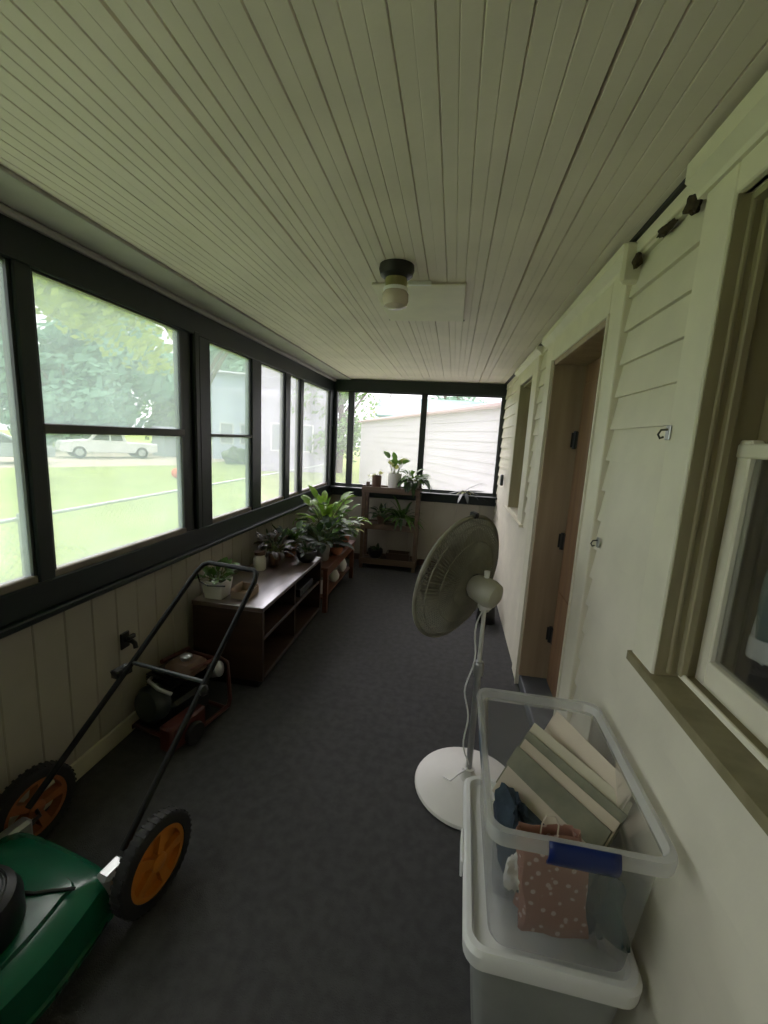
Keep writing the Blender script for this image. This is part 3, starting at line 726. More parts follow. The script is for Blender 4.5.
# deck: loft of outlines
def deck_outline(k, dz=0):
    P = [(.235, -.10), (.258, -.16), (.278, -.25), (.292, -.36), (.285, -.48), (.25, -.60), (.18, -.69), (.05, -.73), (-.10, -.72), (-.21, -.66), (-.28, -.55), (-.30, -.42), (-.285, -.30), (-.25, -.18), (-.22, -.10), (0, -.085)]
    cx, cy = .01, -.40
    return [(cx+(x-cx)*k, cy+(y-cy)*k) for x, y in P]
def smooth_outline(P, n=4):
    L = len(P); Q = []
    for i in range(L):
        p0, p1, p2, p3 = [Vector(P[(i+j-1) % L]) for j in range(4)]
        for k in range(n):
            t_ = k/n
            q = .5*((2*p1)+(-p0+p2)*t_+(2*p0-5*p1+4*p2-p3)*t_*t_+(-p0+3*p1-3*p2+p3)*t_**3); Q.append((q.x, q.y))
    return Q
g = MB(); loft(g, [(smooth_outline(deck_outline(k)), zz) for k, zz in ((1.03, .06), (1.035, .075), (1.0, .08), (1.0, .15), (.97, .185), (.88, .205), (.72, .212), (.70, .225), (.45, .235))], True, True)
g.build('deck', 'deck', mow, True, angle=35)
g = MB(); g.box(.205, .262, -.145, -.06, .10, .215, bev=.012); g.build('rear_bracket', 'bracket', mow)
g = MB(); g.box(-.26, -.205, -.15, -.06, .09, .20, bev=.012); g.build('rear_bracket', 'bracket', mow)
g = MB(); g.grid(lambda u, v: ((u-.5)*.36, -.10-.06*v, .195-.10*(1-v)**2), 8, 6); o = g.build('rear_flap', 'black', mow, True); s_ = o.modifiers.new('s', 'SOLIDIFY'); s_.thickness = .006
# engine
EX, EY = .05, -.405
g = MB(); g.lathe([(.130, .21), (.136, .23), (.136, .30), (.122, .335), (.09, .352), (.045, .358), (0, .358)], 32, Matrix.Translation((EX, EY, 0))); g.build('engine_shroud', 'black', mow, True)
g = MB()
for k in range(9): g.ring(.03+.009*k, .0025, .3585 if k < 3 else .358-.0012*(k-2), 28, 5, Matrix.Translation((EX, EY, 0)))
g.build('starter_screen', 'greyframe', mow)
g = MB(); g.box(EX-.06, EX+.06, EY-.22, EY-.10, .22, .32, bev=.02); g.lathe([(.025, .32), (.028, .33), (.028, .345), (0, .347)], 16, Matrix.Translation((EX, EY-.17, 0))); g.build('fuel_tank', 'black', mow, True)
g = MB()
for k in range(6): g.box(EX-.16, EX-.05, EY-.06, EY+.06, .245+.014*k, .251+.014*k)
g.box(EX-.15, EX-.06, EY-.05, EY+.05, .22, .33); g.build('cylinder_fins', 'greyframe', mow)
g = MB(); g.tube([(.05, -.27, .235), (.08, -.27, .24), (.11, -.262, .24), (.14, -.24, .235), (.20, -.20, .225)], .005, 6); g.build('throttle_cable', 'black', mow, True)
def wheel(cx, cy, r, w_, hubmat, hubname='hub', rt_=.74):
    g = MB(); mt = frame_to((1, 0, 0), (cx, cy, r))
    pr_ = [(r*rt_, -w_/2), (r*.93, -w_/2), (r*.985, -w_*.36), (r, -w_*.15), (r, w_*.15), (r*.985, w_*.36), (r*.93, w_/2), (r*rt_, w_/2), (r*(rt_-.02), 0), (r*rt_, -w_/2)]
    g.lathe(pr_, 40, mt, False)
    for i in range(40):
        a = 2*PI*i/40; g.box(r*.975, r*1.005, -r*.028, r*.028, -w_*.42, w_*.42, mt @ Matrix.Rotation(a, 4, 'Z'))
    tyre = g.build('tyre', 'rubber', mow, True)
    g = MB()
    g.lathe([(r*(rt_-.10), -w_*.42), (r*rt_, -w_*.42), (r*rt_, w_*.42), (r*(rt_-.10), w_*.42), (r*(rt_-.10), -w_*.42)], 36, mt, False)
    g.lathe([(0, -w_*.5), (r*.19, -w_*.5), (r*.19, w_*.5), (r*.10, w_*.62), (0, w_*.62)], 20, mt)
    if hubmat != 'rust': g.lathe([(r*.12, -w_*.12), (r*(rt_-.06), -w_*.12), (r*(rt_-.06), -w_*.04), (r*.12, -w_*.04)], 36, mt, False)
    for i in range(5):
        a = 2*PI*i/5
        g.prism([(r*.12, -r*.075), (r*(rt_-.06), -r*.12), (r*(rt_-.06), r*.12), (r*.12, r*.075)], -w_*.38, w_*.40, 'z', mt @ Matrix.Rotation(a, 4, 'Z'))
    g.build(hubname, hubmat, mow, True)
for cx, cy, r, mt_ in ((.305, 0, .158, 'orange'), (-.305, 0, .158, 'rust'), (.31, -.60, .105, 'orange'), (-.26, -.60, .105, 'rust')):
    wheel(cx, cy, r, .05, mt_)
for sx in (-1, 1):
    g = MB(); g.tube([(sx*.30, 0, .158), (sx*.24, -.02, .158), (sx*.235, -.10, .15)], .008, 8); g.build('axle_arm', 'black', mow)
g = MB(); g.tube([(-.26, -.60, .105), (.31, -.60, .105)], .008, 8); g.build('axle', 'black', mow)
# handle
def hp(x, s): return (x, s, .965+(s-.824)*.83)
g = MB()
pl = [hp(-.232, -.06), hp(-.215, .20), hp(-.20, .40), hp(-.185, .65), hp(-.178, .775), hp(-.165, .81), hp(-.14, .824), hp(.14, .824), hp(.165, .81), hp(.178, .775), hp(.185, .65), hp(.20, .40), hp(.215, .20), hp(.232, -.06)]
g.tube(pl, .0125, 10); g.build('handle', 'tubeb', mow, True)
g = MB(); g.tube([hp(-.20, .385), hp(.20, .385)], .009, 8); g.build('crossbar', 'greyframe', mow, True)
g = MB(); c0 = Vector(hp(-.215, .36)); g.box(-.02, .025, -.03, .05, -.02, .02, Matrix.Translation(c0+Vector((-.012, -.02, -.01))), bev=.006); g.tube([tuple(c0+Vector((-.02, -.01, -.01))), tuple(c0+Vector((-.06, -.02, -.02)))], .008, 8); g.build('control_lever', 'black', mow)
g = MB(); g.tube([hp(-.17, .77), (-.165, .78, .87), (-.12, .79, .85), (-.02, .80, .86)], .004, 6); g.build('control_bail', 'tubeb', mow, True)
for sx in (-1, 1):
    g = MB(); g.lathe([(.02, 0), (.024, .015), (.01, .03), (0, .03)], 12, frame_to((sx, 0, 0), Vector(hp(sx*.205, .36)))); g.build('wing_knob', 'black', mow, True)

# ------------------------------------------------------------------ small engine machine beside the bench
en = thing('garden_tiller', 'small dark petrol engine in a red frame on the floor beside the walnut bench', 'engine', (-1.42, 2.03, 0), R(-12))
g = MB()
for sx in (-1, 1):
    g.tube([(sx*.17, -.20, .03), (sx*.17, .17, .03), (sx*.16, .20, .06), (sx*.15, .19, .30), (sx*.12, .16, .34), (sx*.10, -.05, .36)], .013, 8)
g.tube([(-.17, -.18, .03), (.17, -.18, .03)], .013, 8); g.tube([(-.17, .15, .03), (.17, .15, .03)], .013, 8); g.tube([(-.15, .19, .30), (.15, .19, .30)], .013, 8)
g.box(.10, .19, -.26, -.02, .02, .16, bev=.012)
g.build('red_frame', 'redp', en, True)
g = MB(); g.box(-.14, .08, -.14, .13, .04, .20, bev=.02)
for k in range(6): g.box(-.165, -.03, -.10, .08, .21+.016*k, .217+.016*k)
g.box(-.14, -.05, -.08, .06, .20, .31); g.build('engine_block', 'black', en)
g = MB(); g.lathe([(.095, 0), (.10, .02), (.10, .06), (.08, .085), (.03, .09), (0, .09)], 24, frame_to((0, -1, .1), (-.04, -.13, .19))); g.build('recoil_cover', 'greyframe', en, True)
g = MB(); g.box(-.06, .12, -.09, .09, .30, .385, bev=.03); g.build('fuel_tank', 'browncl', en, True)
g = MB(); g.lathe([(.028, 0), (.032, .008), (.032, .022), (.02, .028), (0, .028)], 16, Matrix.Translation((.03, 0, .385))); g.build('fuel_cap', 'bracket', en, True)
g = MB(); g.lathe([(.04, 0), (.045, .01), (.045, .06), (.03, .07), (0, .07)], 18, frame_to((1, .2, .3), (.10, .11, .28))); g.build('air_filter', 'bracket', en, True)
g = MB(); g.tube([(-.10, -.12, .30), (-.06, -.17, .32), (.02, -.18, .30), (.08, -.15, .27)], .010, 8); g.build('exhaust_pipe', 'bracket', en, True)
for sx in (-1, 1):
    g = MB(); g.lathe([(.0, -.02), (.03, -.02), (.055, -.016), (.06, 0), (.055, .016), (.03, .02), (0, .02)], 20, frame_to((1, 0, 0), (sx*.20, -.12, .061))); g.build('wheel', 'rubber', en, True)

# ------------------------------------------------------------------ walnut bench (low media stand)
BH = .575
bn = thing('media_bench', 'long low walnut bench with open shelves under the side windows', 'bench', (-1.345, 3.0, 0))
hx, hy = .245, .615
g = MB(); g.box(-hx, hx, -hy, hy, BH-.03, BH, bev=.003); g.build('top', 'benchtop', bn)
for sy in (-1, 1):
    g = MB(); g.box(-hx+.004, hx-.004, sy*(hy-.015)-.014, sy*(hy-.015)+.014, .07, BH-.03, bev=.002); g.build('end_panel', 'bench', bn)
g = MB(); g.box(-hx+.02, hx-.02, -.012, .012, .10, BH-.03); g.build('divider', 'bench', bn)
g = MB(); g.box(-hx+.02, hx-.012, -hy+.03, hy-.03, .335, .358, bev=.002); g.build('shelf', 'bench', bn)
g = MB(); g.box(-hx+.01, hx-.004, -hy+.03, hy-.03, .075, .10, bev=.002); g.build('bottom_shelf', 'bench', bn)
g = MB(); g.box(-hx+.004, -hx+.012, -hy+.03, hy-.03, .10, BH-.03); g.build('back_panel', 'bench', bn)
g = MB(); g.box(-hx+.03, hx-.05, -hy+.04, hy-.04, 0, .075); g.build('plinth', 'dark', bn)
bx = thing('black_box', 'flat black electronics box on the upper shelf inside the walnut bench', 'box', (-1.25, 3.30, .358))
g = MB(); g.box(-.12, .12, -.16, .16, .004, .065, bev=.004); g.build('case', 'black', bx)
g = MB(); g.box(.12, .123, -.12, .12, .02, .045); g.build('front_panel', 'greyframe', bx)

# second low table
tb = thing('low_table', 'low reddish brown slatted table beyond the walnut bench', 'table', (-1.30, 4.25, 0))
g = MB()
for k in range(5): g.box(-.24+.098*k, -.24+.098*k+.09, -.58, .58, .43, .452, bev=.003)
g.build('top', 'redwood', tb)
for sx in (-1, 1):
    for sy in (-1, 1):
        g = MB(); g.box(sx*.21-.022, sx*.21+.022, sy*.53-.022, sy*.53+.022, 0, .43, bev=.003); g.build('leg', 'redwood', tb)
for sx in (-1, 1):
    g = MB(); g.box(sx*.222-.01, sx*.222+.01, -.51, .51, .36, .43, bev=.002); g.build('apron', 'redwood', tb)
g = MB(); g.box(-.2, .2, -.52, .52, .12, .138, bev=.002); g.build('lower_shelf', 'redwood', tb)

# ------------------------------------------------------------------ pots and plants
def pot_prof(r, h, kind):
    if kind == 'bowl': return [(r*.45, 0), (r*.75, h*.2), (r*.97, h*.6), (r*1.0, h*.95), (r*1.0, h), (r*.93, h), (r*.9, h*.85)]
    if kind == 'cyl': return [(r*.92, 0), (r*.97, h*.03), (r, h*.97), (r, h), (r*.92, h), (r*.9, h*.88)]
    return [(r*.68, 0), (r*.72, h*.02), (r*.92, h*.78), (r*1.0, h*.79), (r*1.02, h), (r*.92, h), (r*.88, h*.88)]
def plant(name, label, loc, r, h, kind, potm, leaves, group=None, cat='potted plant', square=False):
    """leaves: dict(m, n, L, W, up, droop, stemh, spread)"""
    t_ = thing(name, label, cat, loc)
    g = MB()
    if square:
        loft(g, [(rrect(r*.8, r*.8, .01), 0), (rrect(r, r, .012), h), (rrect(r*.93, r*.93, .01), h), (rrect(r*.9, r*.9, .01), h*.86)], True, True)
    else: g.lathe(pot_prof(r, h, kind), 24)
    g.build('pot', potm, t_, True)
    g = MB(); g.lathe([(0, h*.84), (r*.6, h*.87), (r*.9, h*.85)], 20, None, False); g.build('soil', 'soil', t_, True)
    for li, lv in enumerate(leaves):
        rnd = random.Random(hash((label, li)) % 1 or len(label)*7+li*13+int(abs(loc[1])*100))
        st = MB(); lf = MB()
        for k in range(lv['n']):
            a = 2*PI*k*.382+rnd.uniform(-.3, .3); rr = r*.5*math.sqrt(rnd.random())
            b0 = Vector((rr*math.cos(a), rr*math.sin(a), h*.86))
            el = rnd.uniform(*lv['up']); d = Vector((math.cos(a)*math.cos(el), math.sin(a)*math.cos(el), math.sin(el)))
            d = (d + Vector(lv.get('lean', (0, 0, 0)))).normalized()
            sh = lv['stemh']*rnd.uniform(.35, 1.0); mid = b0 + d*sh*.5 + Vector((0, 0, sh*.12)); e = b0 + d*sh
            if sh > .01: st.tube([b0, mid, e], [.0035, .003, .002], 5)
            L = lv['L']*rnd.uniform(.7, 1.15)
            ld = (d + Vector((rnd.uniform(-.3, .3), rnd.uniform(-.3, .3), -.2))).normalized()
            lf.leaf(e, ld, L, lv['W']*rnd.uniform(.8, 1.1), lv['droop'], 5, .2, rnd.uniform(-.5, .5))
        if loc[0] < -1 and loc[1] < 5: lf.v = [(max(p[0], -1.55-loc[0]), p[1], p[2]) for p in lf.v]; st.v = [(max(p[0], -1.55-loc[0]), p[1], p[2]) for p in st.v]
        if st.v: st.build('stems', 'stem', t_, True)
        lf.build('foliage', lv['m'], t_, True)
    return t_
LV = lambda m, n, L, W, up=(.3, 1.4), droop=.6, stemh=.12, lean=(0, 0, 0): dict(m=m, n=n, L=L, W=W, up=up, droop=droop, stemh=stemh, lean=lean)
# on the walnut bench
plant('potted_plant', 'small green plant in a square white planter at the near end of the walnut bench', (-1.475, 2.50, BH), .075, .12, 'cyl', 'whitecer', [LV('leafm', 26, .085, .06, (.4, 1.4), .7, .11)], square=True)
tr = thing('reflection_tray', 'brown tray shape standing in for a bench top reflection beside the square white planter', 'tray', (-1.31, 2.56, BH))  # added shape for a brown reflection in the glossy bench top
M['card'] = mat('brown_reflection_tone', (0.34, 0.25, 0.19), 0.8, var=0.1)
g = MB(); g.box(-.06, .06, -.08, .08, 0.001, .006); g.box(-.06, -.056, -.08, .08, .006, .07); g.box(.056, .06, -.08, .08, .006, .05); g.box(-.056, .056, .076, .08, .006, .06); g.box(-.056, .056, -.08, -.076, .006, .05); g.build('tray_body', 'card', tr)
# white jar
jr = thing('jar', 'pinkish white jar on the walnut bench in front of the dried brown plant', 'jar', (-1.46, 3.10, BH))
g = MB(); g.lathe([(.04, 0), (.048, .01), (.05, .09), (.04, .11), (.036, .12), (.036, .13)], 24); g.build('body', 'whitecer', jr, True)
g = MB(); g.lathe([(.04, .125), (.042, .13), (.042, .15), (.03, .155), (0, .155)], 24); g.build('lid', 'browncl', jr, True)
plant('dried_plant', 'dried brown drooping plant in a brown pot beside the white jar', (-1.40, 3.26, BH), .06, .11, 'std', 'browncl', [LV('dried', 30, .11, .05, (.4, 1.5), 1.1, .16)])
plant('potted_plant', 'dark leaved plant in a clay pot under the sill behind the jar', (-1.49, 3.44, BH), .06, .09, 'std', 'browncl', [LV('leafd', 30, .11, .06, (.3, 1.3), .7, .13)])
plant('potted_plant', 'low dark plant in a black glazed bowl near the front edge of the walnut bench', (-1.185, 3.43, BH), .088, .10, 'bowl', 'black', [LV('leafd', 24, .08, .05, (.3, 1.3), .7, .06)])
# white plate/tray on a stack with plant
plant('potted_plant', 'bushy dark green plant in a terracotta pot at the far end of the walnut bench', (-1.38, 3.545, BH), .06, .10, 'std', 'terracotta', [LV('leafd', 34, .12, .07, (.2, 1.3), .7, .16), LV('leafm', 12, .10, .06, (.5, 1.4), .6, .18)])
# on the low reddish table
plant('potted_plant', 'tall plant with broad bright green leaves in a black pot by the last side windows', (-1.25, 4.25, .452), .10, .24, 'std', 'black', [LV('leafb', 46, .17, .09, (.35, 1.3), .9, .40), LV('leafm', 26, .16, .09, (.2, 1.0), .9, .24), LV('leafd', 26, .15, .09, (-.1, .6), 1.0, .16)])
plant('potted_plant', 'spreading dark green plant in a grey pot next to the tall bright plant', (-1.20, 3.93, .452), .09, .17, 'std', 'greycer', [LV('leafd', 36, .15, .08, (.2, 1.3), .8, .22), LV('leafm', 16, .13, .07, (.4, 1.3), .6, .24)])
plant('potted_plant', 'yellow green plant in an orange terracotta pot at the far end of the low table', (-1.16, 4.60, .452), .085, .15, 'std', 'terracotta', [LV('leafpale', 16, .12, .06, (.3, 1.3), .8, .16), LV('leafm', 20, .14, .07, (.3, 1.3), .8, .18)])
plant('potted_plant', 'leafy mid green plant in a clay pot against the wall below the last side window', (-1.34, 4.70, .452), .085, .18, 'std', 'browncl', [LV('leafm', 34, .13, .08, (.5, 1.4), .8, .28), LV('leafb', 12, .12, .07, (.6, 1.4), .6, .32)])
plant('potted_plant', 'small rusty leaved plant in a terracotta bowl at the front edge of the low table', (-1.12, 4.16, .452), .075, .09, 'bowl', 'terracotta', [LV('dried', 14, .08, .045, (.3, 1.3), .8, .08), LV('leafpale', 10, .07, .04, (.3, 1.3), .8, .08)])
pl_ = thing('plate', 'shallow white dish resting on the sill ledge above the walnut bench', 'dish', (-1.495, 3.86, .9085))
pl_.location = (-1.46, 3.80, .452)
pl_['label'] = 'tall white pedestal dish on the low table against the wall'
g = MB(); g.lathe([(.06, 0), (.05, .015), (.02, .03), (.018, .20), (.03, .215), (.09, .235), (.10, .25), (.085, .245), (.03, .225), (0, .222)], 28); g.build('dish_body', 'whitecer', pl_, True)
# white vases on the lower shelf of the low table and floor
for k, (xx, yy, hh, lab) in enumerate(((-1.18, 3.84, .15, 'white rounded vase at the near end of the low table shelf'), (-1.15, 4.22, .14, 'white rounded vase in the middle of the low table shelf'), (-1.16, 4.58, .17, 'tall white vase at the far end of the low table shelf'))):
    v_ = thing('vase', lab, 'vase', (xx, yy, .138), 0, 'white vases under the low table')
    g = MB(); g.lathe([(.03, 0), (.055, hh*.25), (.06, hh*.5), (.04, hh*.8), (.03, hh*.92), (.038, hh), (.03, hh), (.024, hh*.9)], 24); g.build('body', 'whitecer', v_, True)
    g = MB(); g.lathe([(.039, hh-.004), (.042, hh), (.036, hh+.003)], 24); g.build('lip', 'greycer', v_, True)

# plant stand by the end wall
SX0, SX1, SY0, SY1 = -1.09, -.36, 5.20, 5.48
ps = thing('plant_stand', 'dark three tier wooden plant stand against the end wall', 'plant stand', ((SX0+SX1)/2, (SY0+SY1)/2, 0))
hw, hd_ = (SX1-SX0)/2, (SY1-SY0)/2
for sx in (-1, 1):
    for sy in (-1, 1):
        g = MB(); g.box(sx*(hw-.025)-.022, sx*(hw-.025)+.022, sy*(hd_-.022)-.02, sy*(hd_-.022)+.02, 0, 1.10 if sy > 0 else 1.08, bev=.004); g.build('post', 'standw', ps)
for zz, lab in ((.10, 0), (.555, 0), (1.02, 0)):
    g = MB()
    for k in range(3): g.box(-hw+.004, hw-.004, -hd_+.01+.09*k, -hd_+.01+.09*k+.08, zz, zz+.018, bev=.003)
    g.build('shelf', 'standw', ps)
    g = MB(); g.box(-hw, hw, -hd_-.012, -hd_+.002, zz-.03, zz+.045, bev=.003); g.build('shelf_rail', 'standw', ps)
    g = MB(); g.box(-hw, hw, hd_-.002, hd_+.012, zz-.02, zz+.04, bev=.003); g.build('back_rail', 'standw', ps)
zt = 1.0385; zm = .5735; zl = .1185
plant('potted_plant', 'round leaved light plant in a tall white pot on top of the plant stand', (-.70, 5.33, zt), .085, .20, 'cyl', 'whitecer', [LV('leafm', 7, .12, .11, (.7, 1.45), .5, .22), LV('leafpale', 8, .09, .085, (.6, 1.45), .5, .20)])
plant('potted_plant', 'sparse plant in a brown cylinder pot on the top left of the plant stand', (-.93, 5.33, zt), .06, .16, 'cyl', 'browncl', [LV('leafpale', 9, .08, .05, (.2, 1.0), .9, .07, (-.5, 0, 0))])
plant('potted_plant', 'trailing green plant hanging over the right end of the plant stand top', (-.46, 5.33, zt), .085, .12, 'std', 'greycer', [LV('leafm', 34, .15, .07, (-.1, 1.2), 1.4, .13, (0, -.15, 0)), LV('leafd', 18, .20, .06, (-.3, .6), 1.8, .12, (0, -.3, 0))])
plant('potted_plant', 'spider plant with long arching leaves on the middle tier of the plant stand', (-.58, 5.31, zm), .075, .11, 'std', 'greycer', [LV('leafm', 34, .30, .035, (.4, 1.4), 1.3, .04, (0, -.15, 0)), LV('leafd', 16, .24, .04, (.2, 1.3), 1.2, .04)])
plant('potted_plant', 'dark plant in a clay pot at the left of the plant stand middle tier', (-.84, 5.33, zm), .07, .11, 'std', 'browncl', [LV('leafd', 22, .15, .06, (.3, 1.4), .9, .10)])
plant('potted_plant', 'squat black pot with short dark leaves on the plant stand bottom tier', (-.90, 5.32, zl), .10, .12, 'bowl', 'black', [LV('leafd', 14, .08, .05, (.3, 1.3), .8, .008)])
cr = thing('wooden_box', 'low brown wooden box on the bottom tier of the plant stand', 'box', (-.60, 5.33, zl))
g = MB(); g.box(-.15, .15, -.09, -.078, .002, .10, bev=.002); g.box(-.15, .15, .078, .09, .002, .10, bev=.002); g.box(-.15, -.138, -.078, .078, .002, .10); g.box(.138, .15, -.078, .078, .002, .10); g.box(-.138, .138, -.078, .078, .002, .014); g.build('box_body', 'bench', cr)
# spiky plant on the end sill behind the fan
sp = plant('spiky_plant', 'dark spiky leaved plant on the end window sill behind the fan', (.19, YF-.085, 1.0055), .052, .055, 'bowl', 'greycer', [LV('leafgrey', 8, .30, .055, (-.25, .30), .5, .008), LV('leafgrey', 3, .30, .05, (.5, .7), .05, .008, (1.2, 0, 0)), LV('leafpale', 6, .12, .05, (.0, .5), .9, .008)])
# dark bag on floor behind fan
bg = thing('watering_can', 'dark watering can on the floor against the house wall behind the fan', 'watering can', (.43, 3.95, 0), R(60))
g = MB(); g.lathe([(.085, 0), (.09, .01), (.08, .16), (.05, .18), (.045, .175)], 24); g.build('can_body', 'black', bg, True)
g = MB(); g.tube([(.08, 0, .05), (.13, 0, .10), (.19, 0, .20)], [.014, .011, .009], 8); g.lathe([(.009, 0), (.022, .03), (0, .032)], 12, frame_to((.5, 0, .87), (.188, 0, .197))); g.build('spout', 'black', bg, True)
g = MB(); g.tube([(-.075, 0, .05), (-.13, 0, .10), (-.12, 0, .19), (-.04, 0, .22), (.03, 0, .18)], .008, 8); g.build('handle', 'black', bg, True)

# ------------------------------------------------------------------ outdoors
GZ = -.5
g = MB(); g.box(-80, 60, -40, 90, GZ-.2, GZ)
tag(g.build('lawn', 'grass'), 'bright green lawn beyond the windows', 'lawn', None, 'structure')
g = MB(); g.prism([(-1.2, 5.8), (3.6, 5.8), (3.6, 8.5), (1.9, 8.2), (.6, 10.5), (-1.6, 10.5)], GZ, GZ+.015, 'z')  # pale slab added out of sight below the sill, bounces light indoors
tag(g.build('bounce_slab', 'concrete'), 'unseen pale concrete slab added to bounce light up to the far ceiling', 'bounce_slab', None, 'structure')
g = MB(); rp = [(-30, 6.0), (-19.0, 16.2), (-15.4, 22.4), (-15.5, 34), (-24, 34), (-34, 12)]
g.prism(rp, GZ, GZ+.012, 'z')
tag(g.build('road', 'gravel'), 'sandy road at the far edge of the lawn', 'road', None, 'structure')

# chain link fence
fx = -4.15
fe = thing('chain_link_fence', 'low chain link fence crossing the lawn outside the side windows', 'fence', (fx, 4.5, GZ))
y0, y1, fh = -6.0, 9.0, 1.20
g = MB(); g.tube([(0, y0, fh), (0, y1, fh)], .02, 8); g.build('top_rail', 'galv', fe)
for k in range(7):
    yy = -6.0+2.5*k; g = MB(); g.tube([(0, yy, 0), (0, yy, fh+.03)], .028, 10); g.lathe([(.034, fh+.02), (.03, fh+.05), (0, fh+.06)], 10, Matrix.Translation((0, yy, 0))); g.build('post', 'galv', fe)
g = MB(); yy = y0-fh
while yy < y1:
    for sgn in (1, -1):
        a, b_ = (yy, .03), (yy+fh-.03, fh)
        ya, za, yb, zb_ = a[0], a[1], b_[0], b_[1]
        if sgn < 0: za, zb_ = zb_, za
        # clip to fence length
        if ya < y0: t_ = (y0-ya)/(yb-ya); za = za+(zb_-za)*t_; ya = y0
        if yb > y1: t_ = (y1-ya)/(yb-ya); zb_ = za+(zb_-za)*t_; yb = y1
        if yb-ya > .01: g.tube([(0, ya, za), (0, yb, zb_)], .0022, 3)
    yy += .085
g.build('wire_mesh', 'galv', fe)

# trees
def tree(label, loc, hgt, crown_r, m, seed, nl=2600, leaf=.34, lift=0.0, shift=(0, 0)):
    rnd = random.Random(seed); t_ = thing('tree', label, 'tree', loc, 0)
    g = MB(); g.tube([(0, 0, 0), (.08, .05, hgt*.25), (.0, .1, hgt*.55), (.1, 0, hgt*.85)], [crown_r*.09, crown_r*.075, crown_r*.05, crown_r*.02], 10)
    for k in range(5):
        a = 2*PI*k/5+rnd.uniform(-.3, .3); g.tube([(0, .07, hgt*(.3+.06*k)), (crown_r*.4*math.cos(a), crown_r*.4*math.sin(a), hgt*(.5+.06*k)), (crown_r*.7*math.cos(a), crown_r*.7*math.sin(a), hgt*(.62+.05*k))], [crown_r*.035, crown_r*.025, crown_r*.01], 7)
    g.build('trunk', 'bark', t_, True)
    g = MB(); cl_ = []
    for k in range(26):
        a = rnd.uniform(0, 2*PI); el = rnd.uniform(-1.1 if not lift else -.3, 1.4); q = crown_r*rnd.uniform(.35, .8)
        cl_.append((Vector((shift[0]+q*math.cos(a)*math.cos(el), shift[1]+q*math.sin(a)*math.cos(el), hgt*(.42 if not lift else .62)+q*math.sin(el)*hgt*.42/crown_r)), crown_r*rnd.uniform(.3, .5)))
    for k in range(nl):
        c_, r_ = cl_[k % len(cl_)]
        d = Vector((rnd.gauss(0, 1), rnd.gauss(0, 1), rnd.gauss(0, 1))).normalized()
        p = c_ + d*r_*(rnd.random()**.25)
        n_ = (d+Vector((rnd.uniform(-.8, .8), rnd.uniform(-.8, .8), rnd.uniform(-.3, .9)))).normalized(); u = n_.orthogonal().normalized(); v = n_.cross(u); L = leaf*rnd.uniform(.6, 1.2)
        g.add([tuple(p-u*L*.5), tuple(p+v*L*.3), tuple(p+u*L*.5), tuple(p-v*L*.3)], [(0, 1, 2, 3)])
    g.build('crown', m, t_)
    return t_
TG = 'trees beyond the lawn'
tree('tall blue green tree behind the white pickup seen through the big side window', (-30.5, 35, GZ), 15, 6.2, 'tree1', 1, 6000, 1.1)
tree('dense blue green tree left of the pickup seen through the big side window', (-35.5, 25.5, GZ), 15, 6.2, 'tree1', 2, 6000, 1.1)
tree('yellow green leafy tree at the top of the big side window', (-13.6, 21.2, GZ), 11, 4.0, 'tree2', 3, 4600, .46, .5, (-3.2, -3.2))
tree('low bushy green tree filling the gap behind the white pickup', (-29.5, 29.0, GZ), 7.5, 4.2, 'tree1', 12, 3600, .7)
tree('low bushy tree behind the rear end of the white pickup and the shed', (-28.0, 41.5, GZ), 9.0, 4.4, 'tree3', 13, 3600, .7)
tree('tall green tree seen through the nearest side window', (-36, 12.5, GZ), 14, 6.2, 'tree3', 4, 5000, 1.0)
tree('bright green tree at the left edge of the nearest side window', (-22, 8.5, GZ), 9, 3.6, 'tree2', 5, 2600, .45)
tree('broad dark tree behind the grey shed', (-24, 44, GZ), 15, 6.2, 'tree1', 6, 5000, 1.1)
tree('light green tree seen through the narrow end window in the corner', (-6.6, 24.5, GZ), 8, 2.6, 'tree3', 7, 2600, .32)
tree('yellow green tree above the left end of the white building outside the end windows', (-6.3, 41, GZ), 7.4, 2.6, 'tree2', 8, 2200, .36)
tree('hazy dark tree behind the teal roof', (0, 48, GZ), 10, 5, 'tree1', 9, 2800, .55)

